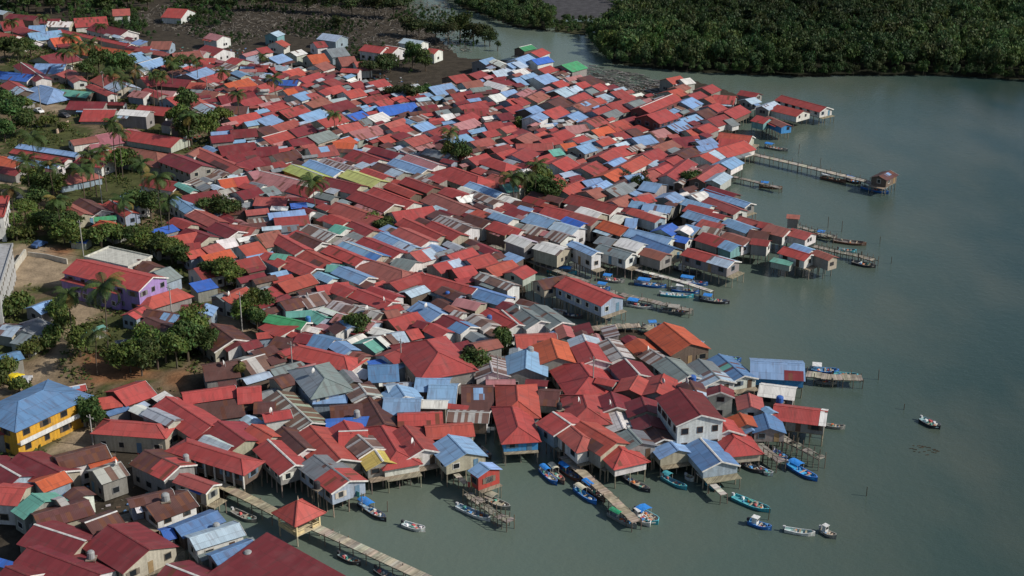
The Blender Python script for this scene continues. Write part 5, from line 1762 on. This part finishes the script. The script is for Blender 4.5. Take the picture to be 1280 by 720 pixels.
def low_wall(label, pts, h, col, th=0.25):
    W = [at(u, v, 1.3) for u, v in pts]; c = W[0]; m = MB()
    for a, b in zip(W, W[1:]):
        a, b = a-c, b-c; d = (b-a).normalized(); m.bar(a+Vector((0, 0, h/2-0.2)), b+Vector((0, 0, h/2-0.2))-d*0.02, th, h+0.4, jit(col, 0.06))
    o = m.build('garden_wall', [PAINT]); o.location = (c.x, c.y, gz(c)); tag(o, label, 'wall')
low_wall('long pale retaining wall along the sandy yard', [(10, 362), (20, 344), (33, 325)], 1.6, (0.52, 0.48, 0.40), 0.5)
low_wall('low pale wall beside the sandy yard and the blue car', [(36, 325), (60, 328), (85, 334)], 1.0, (0.50, 0.47, 0.42))
low_wall('short pinkish wall beside the bushes of the dirt car park', [(72, 172), (86, 160)], 1.3, (0.55, 0.40, 0.30), 0.4)

def pole(u, v, h, label):
    p = at(u, v, 1.0); z = gz(p); root = empty('utility_pole', (p.x, p.y, z), R(-35)); tag(root, label, 'pole', 'utility poles')
    m = MB(); m.tube([(0, 0, -0.5), (0, 0, h)], [0.14, 0.10], (0.34, 0.33, 0.31), 7); m.build('shaft', [PAINT], root)
    m = MB(); m.box(-0.9, 0.9, -0.05, 0.05, h-0.7, h-0.58, (0.3, 0.28, 0.25)); m.build('crossarm', [PAINT], root)
    for x in (-0.8, 0, 0.8):
        m = MB(); m.tube([(x, 0, h-0.58), (x, 0, h-0.38)], 0.05, (0.55, 0.5, 0.45)); m.build('insulator', [PAINT], root)
for u, v, h, l in ((741, 496, 9, 'grey utility pole in front of the broad red hip roof'), (622, 490, 8.5, 'leaning white utility pole beside the rusty brown roofs'), (502, 466, 8, 'utility pole between red roofs left of the great red hipped house'), (366, 470, 8, 'utility pole beside the wide red roof'),
                   (303, 415, 9, 'utility pole above the brown roofs beside the leafy trees'), (216, 406, 8.5, 'utility pole rising through the low rusty roofed house'), (105, 325, 9, 'utility pole behind the purple building'), (260, 125, 9, 'tall utility pole among the far red roofs'), (131, 125, 9, 'utility pole beside the far palms'), (52, 142, 8, 'utility pole in front of the blue hipped house'),
                   (128, 258, 9, 'utility pole beside the red roofs and bushes'), (117, 560, 7, 'thin utility pole in the yard beside the yellow building')):
    pole(u, v, h, l)

# ------------------------------------------------------------------ vehicles
def car(u0, v0, u1, v1, col, label, kind='car', L_=4.0):
    a, b = at(u0, v0, 1.6), at(u1, v1, 1.6); c = (a+b)/2; d = b-a; z = gz(c); root = empty('parked_'+('van' if kind == 'van' else 'car'), (c.x, c.y, z+0.02), math.atan2(d.y, d.x)); tag(root, label, kind, 'parked vehicles')
    W_ = 0.84; prof = [(-L_/2, 0.35), (-L_/2, 0.85), (-L_/2+0.15, 0.98), (-L_/2+0.7, 1.02), (-L_/2+1.1, 1.45), (0.35, 1.48), (1.0, 1.02), (L_/2-0.25, 0.85), (L_/2, 0.65), (L_/2, 0.35)]
    if kind == 'van': prof = [(-L_/2, 0.35), (-L_/2, 1.75), (-L_/2+0.2, 1.95), (L_/2-1.0, 1.95), (L_/2-0.35, 1.2), (L_/2-0.05, 1.0), (L_/2, 0.4)]
    body = MB(); n = len(prof)
    def wy(zz): return W_*(1.0 if zz < 1.05 else 0.84)
    for (x0, z0), (x1, z1) in zip(prof, prof[1:]+prof[:1]): body.face([(x0, wy(z0), z0), (x0, -wy(z0), z0), (x1, -wy(z1), z1), (x1, wy(z1), z1)][::-1], col)
    for sg in (-1, 1):
        low = [(x, sg*wy(zz), zz) for x, zz in prof if zz < 1.05]; hi = [(x, sg*wy(zz), zz) for x, zz in prof if zz >= 1.02]
        pts = [(x, sg*wy(zz), zz) for x, zz in prof]; body.face(pts if sg > 0 else pts[::-1], col)
    body.build('body', [PAINT], root)
    gl = MB()
    if kind == 'van': gl.box(-L_/2+0.4, L_/2-1.2, -0.73, 0.73, 1.25, 1.7, (0, 0, 0))
    else: gl.box(-L_/2+1.2, 0.40, -0.735, 0.735, 1.07, 1.38, (0, 0, 0))
    gl.face([(0.42, 0.62, 1.46), (0.42, -0.62, 1.46), (1.02, -0.66, 1.06), (1.02, 0.66, 1.06)][::-1], (0, 0, 0)) if kind != 'van' else None
    gl.build('glass', [GLASS], root)
    for x in (-L_/2+0.75, L_/2-0.8):
        for sg in (-1, 1):
            w_ = MB(); w_.tube([(x, sg*0.66, 0.32), (x, sg*0.88, 0.32)], 0.32, (0.02, 0.02, 0.02), 12); w_.build('wheel', [PAINT], root)
    for sg in (-1, 1):
        m = MB(); m.box(L_/2-0.03, L_/2+0.015, sg*0.62-0.14, sg*0.62+0.14, 0.58, 0.70, (0.7, 0.7, 0.66)); m.build('headlight', [PAINT], root)
car(10, 481, 27, 471, (0.72, 0.55, 0.02), 'bright yellow car parked on the dirt road above the yellow building')
car(28, 484, 36, 473, (0.42, 0.44, 0.47), 'silver car parked close beside the yellow car')
car(44, 314, 56, 309, (0.04, 0.10, 0.24), 'dark blue car parked on the sandy yard')
car(248, 228, 262, 226, (0.75, 0.74, 0.70), 'white van parked under the front of a dark maroon house', 'van', 4.6)
car(26, 254, 36, 250, (0.10, 0.11, 0.12), 'dark grey car on the sandy track beside the tall palm')
car(44, 143, 54, 146, (0.72, 0.72, 0.70), 'white car on the dirt car park in front of the blue hipped house')
car(46, 158, 52, 166, (0.70, 0.70, 0.69), 'white car beside the bushes at the car park edge')
car(74, 148, 88, 151, (0.06, 0.06, 0.07), 'black car in shade at the far side of the car park')
car(204, 158, 214, 163, (0.72, 0.71, 0.68), 'white car parked below the tall thin palms')

# ------------------------------------------------------------------ boats
def boat(u0, v0, u1, v1, hull, inner, can, label, kind='c', beam=None, canfrac=(0.08, 0.45), name='fishing_boat', cargo=0):
    """from the stern pixel to the bow pixel, at gunwale height"""
    a, b = at(u0, v0, 0.6), at(u1, v1, 0.6); d = b-a; Ln = d.length; ang = math.atan2(d.y, d.x); root = empty(name, (a.x, a.y, 0), ang); tag(root, label, 'boat', 'boats in the bay')
    B = (beam or max(1.1, min(2.6, Ln*0.23)))/2; rnd = random.Random(int(u0*3+v0)); ns = 10
    def hb(t): return B*(0.80+0.2*math.sin(min(1, t*2)*math.pi/2)) if t < 0.55 else B*math.sqrt(max(0.0, 1-((t-0.55)/0.45)**2.2))*1.0+0.02
    def sh(t): return 0.52+0.10*(1-t)**3+0.62*max(0, t-0.45)**2*2
    hm, gm, dm = MB(), MB(), MB(); st = []
    for i in range(ns+1):
        t = i/ns; x = Ln*(t+0.03*(t > 0.99)); h_ = hb(t); s_ = sh(t); k = 0.9 if t < 0.9 else 0.6
        st.append([(x, h_, s_), (x-0.02, h_*0.80*k/0.9, 0.02), (x-0.06*Ln*(t > 0.9), 0, -0.32+0.4*max(0, t-0.75)), (x-0.02, -h_*0.80*k/0.9, 0.02), (x, -h_, s_)])
    for p, q in zip(st, st[1:]):
        for j in range(4): hm.face([p[j], p[j+1], q[j+1], q[j]], hull)
    hm.face([st[0][i] for i in range(5)][::-1], hull)
    ring = []
    for i in range(ns+1):
        t = i/ns; x = Ln*t; h_ = max(0.0, hb(t)-0.10); s_ = sh(t); fl = 0.22+0.35*max(0, t-0.7); ring.append((x, h_, s_, fl))
    for (x0, h0, s0, f0), (x1, h1, s1, f1), p, q in zip(ring, ring[1:], st, st[1:]):
        for sg, o0, o1 in ((1, p[0], q[0]), (-1, p[4], q[4])):
            fc = [o0, o1, (x1, sg*h1, s1+0.01), (x0, sg*h0, s0+0.01)]; gm.face(fc if sg < 0 else fc[::-1], jit(tuple(min(0.8, c*1.5+0.06) for c in hull), 0.05))
            fc = [(x0, sg*h0, s0+0.01), (x1, sg*h1, s1+0.01), (x1, sg*h1*0.9, f1), (x0, sg*h0*0.9, f0)]; dm.face(fc if sg < 0 else fc[::-1], inner)
        dm.face([(x0, -h0*0.9, f0), (x1, -h1*0.9, f1), (x1, h1*0.9, f1), (x0, h0*0.9, f0)], jit(inner, 0.15))
    dm.face([(ring[0][0]+0.02, -ring[0][1], 0.22), (ring[0][0]+0.02, ring[0][1], 0.22), (ring[0][0]+0.02, ring[0][1], sh(0)), (ring[0][0]+0.02, -ring[0][1], sh(0))], inner)
    hm.build('hull', [PAINT], root); gm.build('gunwale', [PAINT], root); dm.build('deck', [PAINT], root)
    if kind == 'c':
        x0, x1 = Ln*canfrac[0], Ln*canfrac[1]; z = 1.75; wy_ = B*0.92; m = MB(); ny = 5
        for i in range(ny-1):
            ya, yb = -wy_+2*wy_*i/(ny-1), -wy_+2*wy_*(i+1)/(ny-1); za, zb = z-0.22*(ya/wy_)**2, z-0.22*(yb/wy_)**2
            m.face([(x0, ya, za), (x1, ya, za), (x1, yb, zb), (x0, yb, zb)], can); m.face([(x0, yb, zb-0.06), (x1, yb, zb-0.06), (x1, ya, za-0.06), (x0, ya, za-0.06)], can)
            for xx, s_ in ((x0, 1), (x1, -1)): m.face([(xx, ya, za), (xx, yb, zb), (xx, yb, zb-0.06), (xx, ya, za-0.06)][::s_], can)
        for y in (-wy_, wy_): m.face([(x0, y, z-0.22), (x1, y, z-0.22), (x1, y, z-0.28), (x0, y, z-0.28)], can)
        cn = m.build('canopy', [PAINT], root)
        for x in (x0+0.12, x1-0.12):
            for y in (-wy_*0.92, wy_*0.92):
                m = MB(); m.tube([(x, y*0.92, 0.35), (x, y, z-0.26)], 0.035, (0.5, 0.45, 0.38), 5); m.build('post', [PAINT], root)
    if kind == 'w':         # small wheelhouse
        m = MB(); m.box(Ln*0.18, Ln*0.40, -B*0.6, B*0.6, 0.24, 1.5, (0.62, 0.62, 0.60)); w_ = m.build('wheelhouse', [PAINT], root)
        m = MB(); m.box(Ln*0.15, Ln*0.44, -B*0.72, B*0.72, 1.503, 1.6, can); m.build('roof', [PAINT], w_)
        m = MB(); m.box(Ln*0.40+0.005, Ln*0.40+0.03, -B*0.45, B*0.45, 0.95, 1.35, (0, 0, 0)); m.build('pane', [GLASS], w_)
    m = MB(); m.box(-0.32, 0.10, -0.17, 0.17, 0.55, 1.02, (0.5, 0.5, 0.5) if rnd.random() < 0.5 else (0.05, 0.05, 0.06)); m.tube([(-0.2, 0, 0.55), (-0.3, 0, -0.4)], 0.06, (0.1, 0.1, 0.1), 5); m.build('outboard_motor', [PAINT], root)
    for k in range(2):
        t = (0.52, 0.72)[k]; m = MB(); h_ = hb(t)-0.12; m.box(Ln*t-0.14, Ln*t+0.14, -h_, h_, 0.44, 0.50, jit((0.4, 0.33, 0.24), 0.15)); m.build('thwart', [WOOD], root)
    m = MB()
    for k in range(cargo or rnd.choice((3, 5, 7))):
        t = rnd.uniform(0.18, 0.80); y = rnd.uniform(-0.6, 0.6)*hb(t); s_ = rnd.uniform(0.12, 0.30); c = rnd.choice([(0.65, 0.65, 0.62), (0.55, 0.16, 0.05), (0.08, 0.25, 0.5), (0.1, 0.3, 0.25), (0.3, 0.27, 0.22), (0.5, 0.1, 0.1)])
        m.hexa([(Ln*t-s_, y-s_, 0.28), (Ln*t+s_, y-s_, 0.28), (Ln*t+s_, y+s_, 0.28), (Ln*t-s_, y+s_, 0.28), (Ln*t-s_*.7, y-s_*.7, 0.3+s_*1.6), (Ln*t+s_*.7, y-s_*.7, 0.3+s_*1.3), (Ln*t+s_*.7, y+s_*.7, 0.3+s_*1.6), (Ln*t-s_*.7, y+s_*.7, 0.3+s_*1.4)], jit(c, 0.15))
    m.build('fishing_gear', [PAINT], root)
    m = MB(); m.tube([(Ln*0.93, 0, sh(0.93)-0.1), (Ln*0.93, 0, sh(0.93)+0.22)], 0.05, (0.3, 0.25, 0.2), 5); m.build('mooring_post', [WOOD], root)
    return root
bl, tq, wh, gr, dk, br = (0.03, 0.16, 0.48), (0.05, 0.34, 0.40), (0.62, 0.62, 0.58), (0.24, 0.24, 0.22), (0.05, 0.05, 0.055), (0.16, 0.08, 0.05)
CB, CC_, CT, CW, CG, CR = (0.03, 0.22, 0.62), (0.60, 0.56, 0.42), (0.06, 0.36, 0.42), (0.66, 0.66, 0.64), (0.02, 0.30, 0.14), (0.45, 0.07, 0.05)
boat(676, 585, 696, 603, bl, wh, CB, 'fishing boat with bright blue canopy, outermost of three beside the plank jetty')
boat(687, 583, 705, 602, br, (0.35, 0.31, 0.26), CC_, 'fishing boat with cream canopy between two blue canopied ones at the jetty')
boat(699, 582, 726, 600, br, (0.1, 0.22, 0.45), CB, 'fishing boat with blue canopy tied against the plank jetty, nearest its head')
boat(719, 609, 745, 627, bl, (0.08, 0.30, 0.55), CC_, 'blue boat with pale cream canopy, outer of two in mid jetty')
boat(729, 603, 756, 624, br, (0.45, 0.40, 0.36), CB, 'fishing boat with blue canopy tied against the middle of the plank jetty')
boat(761, 640, 795, 657, gr, (0.45, 0.47, 0.46), CG, 'boat with green canopy tied near the end of the plank jetty')
boat(795, 636, 822, 652, tq, wh, CB, 'wide white decked boat with blue canopy at the far end of the plank jetty', 'c', 2.6, (0.15, 0.5), cargo=10)
boat(793, 638, 812, 655, wh, (0.5, 0.47, 0.42), CW, 'white wheelhouse boat moored hard against the blue canopied jetty end boat', 'w', 1.8)
boat(781, 595, 812, 612, dk, (0.40, 0.38, 0.36), CB, 'long dark open boat with reddish bow between the jetty and the blue porch', 'o')
boat(828, 594, 858, 609, tq, (0.15, 0.35, 0.45), CT, 'slim turquoise boat with teal canopy below the blue porch', 'c', 1.3, (0.08, 0.35))
boat(858, 594, 868, 598, wh, (0.5, 0.5, 0.3), CB, 'tiny white boat at the head of the white gangway', 'o', 1.3, cargo=3)
boat(917, 573, 955, 589, dk, (0.5, 0.47, 0.44), CC_, 'dark boat with pinkish canopy and blue bow below the red roofs', 'c', 1.6, (0.22, 0.5))
boat(917, 619, 962, 637, tq, (0.08, 0.35, 0.38), dk, 'turquoise boat loaded with gear moored off the white gangway', 'o', 2.0, cargo=14)
boat(936, 650, 964, 659, bl, (0.12, 0.35, 0.60), CW, 'blue boat with white motor frame lying off the gangway', 'w', 1.5)
boat(985, 578, 1021, 598, bl, (0.05, 0.38, 0.70), CB, 'bright blue boat with blue canopy and white stripe anchored in open water', 'c', 1.9, (0.1, 0.45))
boat(968, 562, 983, 573, bl, (0.30, 0.36, 0.55), CB, 'small blue boat beside the pole jetty', 'o', 1.4)
boat(981, 660, 1018, 666, wh, (0.40, 0.55, 0.52), CT, 'flat white and turquoise open boat furthest down the open water', 'o', 1.4)
boat(1026, 660, 1045, 670, gr, (0.35, 0.33, 0.28), CW, 'small grey boat with upright motor right of the flat white boat', 'w', 1.3)
boat(1152, 522, 1175, 533, dk, (0.25, 0.40, 0.42), CT, 'lone dark boat piled with gear anchored far out in the bay', 'o', 2.2, cargo=14)
boat(1032, 530, 1056, 533, gr, (0.4, 0.4, 0.37), CW, 'narrow grey boat off the end of the long red seaward roof', 'o', 1.2)
boat(450, 627, 482, 648, dk, (0.30, 0.42, 0.52), CB, 'dark hulled boat with blue canopy off the half grey half red house', 'c', 1.7, (0.05, 0.45))
boat(504, 653, 531, 661, wh, (0.42, 0.52, 0.52), CG, 'small white boat with green bundle alone in open water', 'o', 1.6)
boat(572, 631, 612, 648, wh, (0.28, 0.38, 0.45), CB, 'white and blue open boat beside the stage of sticks', 'o', 1.6)
boat(602, 618, 637, 634, gr, (0.33, 0.30, 0.25), (0.35, 0.32, 0.24), 'grey boat with drab canopy below the red box hut', 'c', 1.8, (0.1, 0.5))
boat(600, 558, 613, 571, dk, (0.30, 0.30, 0.30), CW, 'small dark boat tucked in the inlet above the red box hut', 'o', 1.5)
boat(424, 692, 450, 703, dk, (0.3, 0.42, 0.42), CG, 'slim dark boat with green bow beside the long boardwalk', 'o', 1.3)
boat(470, 710, 496, 724, dk, (0.25, 0.33, 0.36), CW, 'dark boat half under the long boardwalk at the bottom edge', 'o', 1.5)
boat(291, 637, 320, 650, gr, (0.22, 0.21, 0.18), CW, 'old grey skiff left beside the boardwalk near the verandah hall', 'o', 1.6)
boat(794, 352, 832, 357, bl, (0.4, 0.42, 0.45), CB, 'boat with blue canopy moored under the white walkway', 'c', 2.2, (0.1, 0.5), cargo=10)
boat(684, 336, 720, 340, tq, (0.45, 0.48, 0.46), CB, 'boat with blue canopy in the inner channel below the blue roofed channel house', 'c', 2.2, (0.45, 0.85))
boat(784, 378, 816, 383, wh, (0.38, 0.40, 0.42), CB, 'boat with blue canopy and grey bow in the channel beside the ragged timber jetty', 'c', 2.2, (0.05, 0.45))
boat(828, 386, 864, 389, gr, (0.34, 0.33, 0.30), (0.33, 0.31, 0.27), 'grey boat with drab canopy at the outer end of the ragged timber jetty', 'c', 2.2, (0.2, 0.6))
boat(876, 372, 911, 377, dk, (0.28, 0.33, 0.36), CB, 'dark boat with blue canopy at the seaward end of the white walkway', 'c', 2.0, (0.1, 0.4))
boat(826, 366, 866, 369, tq, (0.48, 0.50, 0.50), CW, 'white decked boat, lower of two side by side under the white walkway', 'o', 2.0, cargo=10)
boat(840, 360, 874, 364, bl, (0.50, 0.51, 0.50), CW, 'white wheelhouse boat, upper of two side by side under the white walkway', 'w', 2.0)
boat(850, 349, 884, 354, bl, (0.45, 0.47, 0.47), CB, 'boat with blue canopy on the far side of the white walkway', 'c', 2.0, (0.05, 0.5))
boat(844, 334, 876, 341, dk, (0.22, 0.24, 0.25), CW, 'dark wheelhouse boat beside the red and grey end house', 'w', 2.2)
boat(1027, 220, 1057, 226, br, (0.34, 0.22, 0.16), CW, 'reddish brown boat with white canopy beside the long straight jetty', 'c', 2.2, (0.05, 0.4))
boat(1078, 232, 1110, 240, bl, (0.28, 0.34, 0.38), CW, 'blue boat with white canopy below the pier end hut', 'c', 2.4, (0.62, 0.95))
boat(1042, 299, 1082, 304, br, (0.16, 0.14, 0.13), CW, 'dark red trimmed boat, outermost off the seaward tip', 'o', 2.4)
boat(1016, 292, 1046, 296, gr, (0.3, 0.3, 0.3), CB, 'grey boat with blue canopy beside the thin pole jetty', 'c', 2.0, (0.2, 0.5))
boat(1066, 326, 1094, 332, dk, (0.2, 0.19, 0.17), CW, 'dark open boat at the end of the seaward tip jetty', 'o', 2.2)
boat(1048, 311, 1070, 313, tq, (0.25, 0.32, 0.34), CT, 'small turquoise boat behind the seaward tip jetty', 'o', 1.8)
boat(957, 182, 984, 187, gr, (0.33, 0.33, 0.3), CB, 'grey boat with blue canopy just behind the long straight jetty', 'c', 2.0, (0.0, 0.35))
boat(950, 231, 977, 234, br, (0.38, 0.33, 0.24), CB, 'brown boat with blue canopy at the end of the short grey jetty', 'c', 1.8, (0.05, 0.4))
boat(1014, 460, 1048, 463, bl, (0.14, 0.32, 0.5), CW, 'blue boat with white canopy behind the jetty heaped with nets', 'c', 2.2, (0.03, 0.38))
boat(1042, 466, 1072, 469, tq, (0.12, 0.36, 0.38), CT, 'turquoise boat full of poles at the end of the net heaped jetty', 'o', 2.0, cargo=14)
boat(900, 445, 926, 449, bl, (0.3, 0.4, 0.45), CW, 'blue boat behind the grey and blue roofs at the water', 'o', 1.8, cargo=10)
boat(806, 407, 826, 406, bl, (0.3, 0.36, 0.42), CB, 'small boat with blue canopy behind the orange roofed shed', 'c', 1.6, (0.2, 0.7))
boat(863, 424, 880, 429, wh, (0.5, 0.47, 0.43), CR, 'white boat with red trim, upper of two beside the orange roofed shed', 'o', 1.5)
boat(868, 432, 884, 435, wh, (0.6, 0.58, 0.52), CW, 'plain white boat, lower of two beside the orange roofed shed', 'o', 1.3)
boat(690, 386, 708, 390, wh, (0.45, 0.46, 0.45), CW, 'small white boat behind the grey green waterside roof', 'o', 1.6)
boat(706, 392, 728, 395, dk, (0.05, 0.08, 0.14), CB, 'dark blue boat in the shade under the grey walled channel house', 'o', 1.6)

boat(1056, 223, 1076, 228, dk, (0.25, 0.27, 0.28), CB, 'small dark boat with blue canopy further out along the long straight jetty', 'c', 1.6, (0.1, 0.5))
boat(752, 347, 780, 351, gr, (0.42, 0.42, 0.40), CB, 'grey boat with blue canopy near the head of the white walkway', 'c', 1.9, (0.1, 0.45))
boat(806, 343, 830, 347, dk, (0.24, 0.26, 0.27), CW, 'dark open boat behind the white walkway', 'o', 1.7)
boat(736, 356, 762, 360, bl, (0.40, 0.42, 0.42), CB, 'blue boat with blue canopy at the end of the grey plank walkway', 'c', 1.8, (0.45, 0.85))
boat(1020, 475, 1046, 477, gr, (0.36, 0.36, 0.34), CB, 'grey open boat on the near side of the net heaped jetty', 'o', 1.6)
boat(948, 583, 966, 592, wh, (0.45, 0.46, 0.44), CB, 'small white boat left of the bright blue boat', 'o', 1.3)
boat(884, 601, 900, 611, tq, (0.3, 0.4, 0.42), CW, 'small turquoise boat tied beside the white gangway', 'o', 1.3)

def stakes():
    """lone mooring stakes standing in the bay"""
    it = []
    for u, v, h in ((1098, 475, 2.2), (1083, 620, 1.8), (1100, 305, 2), (1114, 330, 1.8), (1035, 285, 3), (1052, 290, 3), (998, 192, 3), (1025, 208, 2.6), (960, 650, 2.5), (1130, 512, 1.2), (520, 600, 1.2), (510, 605, 1.4), (508, 590, 1.3), (545, 596, 1.0), (370, 612, 2), (378, 618, 2), (388, 622, 2), (374, 604, 2), (505, 720, 2.2), (484, 640, 2)):
        p = at(u, v, 0); m = MB(); a = random.uniform(-.15, .15); m.tube([(0, 0, -1.5), (a, random.uniform(-.1, .1), h)], 0.08, jit((0.13, 0.11, 0.085), 0.2), 5); o = m.build('mooring_stake', [WOOD]); o.location = (p.x, p.y, 0); tag(o, None, 'stake', 'mooring stakes in the bay'); it.append((o, (u, v), 'bare mooring stake'))
    label_all(it)
stakes()
def drift():
    """a raft of dark weed and driftwood in the bay"""
    for (u0, v0, u1, v1), l in (((1136, 559, 1168, 562), 'dark drifting weed and driftwood low in the water of the bay'),):
        a, b = at(u0, v0), at(u1, v1); m = MB()
        for k in range(20):
            t = trng.random(); p = (b-a)*t+Vector((trng.normal()*0.5, trng.normal()*0.8, 0)); an = trng.uniform(-0.5, 0.5); l_ = trng.uniform(0.2, 0.9); g = trng.uniform(0.02, 0.06)
            m.bar((p.x, p.y, 0.01), (p.x+l_*math.cos(an), p.y+l_*math.sin(an), 0.04), 0.16, 0.07, (g*1.3, g, g*0.7))
        o = m.build('drift_weed', [WOOD]); o.location = (a.x, a.y, 0); tag(o, l, 'driftwood')
drift()

# ------------------------------------------------------------------ small things that gather round the houses
def clutter():
    rnd = random.Random(5); it = []; ip = []
    front = [h for h in indiv if h.px[1] > 330 and inframe(h) and h.px[0] > 60]
    for h in rnd.sample(front, 16):
        sx = rnd.choice((-1, 1)); M = Matrix.Translation((h.mid.x, h.mid.y, 0)) @ Matrix.Rotation(h.ang, 4, 'Z'); x = rnd.uniform(-0.3, 0.3)*h.L; e = h.w/2+0.75
        p = M @ Vector((x, (h.sgn if not h.shed else -h.sgn)*e, 0)); zt = h.ze+rnd.uniform(-0.3, 0.5); zb = min(gz(p), 0.0) if gz(p) < 0.1 else gz(p)
        root = empty('water_tank', (p.x, p.y, 0), rnd.uniform(0, 1)); c = rnd.choice([(0.04, 0.13, 0.42), (0.03, 0.03, 0.035), (0.30, 0.31, 0.31), (0.05, 0.2, 0.5)]); r = rnd.uniform(0.5, 0.68)
        m = MB(); m.tube([(0, 0, zt), (0, 0, zt+0.15), (0, 0, zt+1.0), (0, 0, zt+1.2), (0, 0, zt+1.28)], [r*0.97, r, r, r*0.72, r*0.2], c, 12); m.build('tank', [PAINT], root)
        m = MB(); m.box(-0.75, 0.75, -0.75, 0.75, zt-0.14, zt-0.004, jit((0.25, 0.21, 0.16))); m.build('platform', [WOOD], root)
        for xx in (-0.65, 0.65):
            for yy in (-0.65, 0.65):
                m = MB(); m.tube([(xx, yy, zb-0.6), (xx, yy, zt-0.14)], 0.07, (0.2, 0.17, 0.13), 5); m.build('leg', [WOOD], root)
        tag(root, None, 'water tank', 'water tanks beside the houses'); cn = {0.04: 'blue', 0.03: 'black', 0.30: 'grey', 0.05: 'blue'}[c[0]]; it.append((root, px((p.x, p.y, zt+0.6)), f'{cn} water tank on a stand'))
    for h in rnd.sample(front, 16):
        if h.shed: continue
        M = Matrix.Translation((h.mid.x, h.mid.y, 0)) @ Matrix.Rotation(h.ang, 4, 'Z'); x = rnd.uniform(-0.4, 0.4)*h.L; y = h.sgn*h.w*0.12; p = M @ Vector((x, y, h.zr-h.w*0.12*h.tp+0.03))
        root = empty('satellite_dish', p, rnd.uniform(2.6, 3.6)); m = MB(); m.tube([(0, 0, -0.1), (0, 0, 0.8)], 0.04, (0.4, 0.4, 0.4), 5); m.build('mast', [PAINT], root)
        m = MB(); n = 14; q = [[(0.10+rr*rr*0.28-0.0, rr*0.55*math.cos(t*2*math.pi/n), 0.85+rr*0.55*math.sin(t*2*math.pi/n)) for t in range(n)] for rr in (0.02, 0.55, 1.0)]
        for a, b in zip(q, q[1:]):
            for t in range(n): m.face([a[t], a[(t+1) % n], b[(t+1) % n], b[t]], (0.62, 0.62, 0.60))
        m.build('dish', [PAINT], root); m = MB(); m.bar((0.1, 0, 0.4), (0.62, 0, 0.78), 0.03, 0.03, (0.2, 0.2, 0.2)); m.build('arm', [PAINT], root)
        tag(root, None, 'satellite dish', 'satellite dishes on the roofs'); ip.append((root, px(p), f'pale satellite dish on a {CWORD[h.col]} roof'))
    label_all(it); label_all(ip)
    for (u0, v0, u1, v1, z, lab) in ((431, 606, 452, 617, 3.4, 'washing line of pink, white and teal cloths at the end of the half red house'), (673, 502, 700, 503, 2.9, 'washing line of mixed clothes under the low rusty shelter'), (583, 602, 597, 604, 3.0, 'bright red and white washing on the gangplank by the red box hut'), (588, 532, 618, 534, 3.2, 'line of pale washing below the striped roof'), (838, 560, 860, 566, 3.0, 'washing hung under the blue porch roof')):
        a, b = at(u0, v0, z), at(u1, v1, z); root = empty('washing_line', (a.x, a.y, 0)); tag(root, lab, 'washing line'); d = b-a; l = d.length; d.normalize(); o = Vector((0, 0, z))
        for e in (Vector((0, 0, 0)), d*l):
            m = MB(); m.tube([(e.x, e.y, -1.0), (e.x, e.y, z+0.1)], 0.06, (0.25, 0.21, 0.16), 5); m.build('post', [WOOD], root)
        m = MB(); m.bar(o, o+d*l, 0.02, 0.02, (0.3, 0.3, 0.3)); m.build('line', [PAINT], root); x = 0.2
        while x < l-0.7:
            w_ = rnd.uniform(0.45, 0.9); h_ = rnd.uniform(0.6, 1.2); c = jit(rnd.choice([(0.6, 0.12, 0.2), (0.62, 0.6, 0.56), (0.1, 0.4, 0.36), (0.5, 0.08, 0.06), (0.1, 0.2, 0.45), (0.55, 0.4, 0.1)]), 0.15)
            m = MB(); p, q = o+d*x, o+d*(x+w_); s = Vector((-d.y, d.x, 0))*0.02; m.hexa([p-s-Vector((0, 0, h_)), q-s-Vector((0, 0, h_*0.95)), q+s-Vector((0, 0, h_*0.95)), p+s-Vector((0, 0, h_)), p-s, q-s, q+s, p+s], c); m.build('cloth', [PAINT], root); x += w_+rnd.uniform(0.05, 0.25)
clutter()
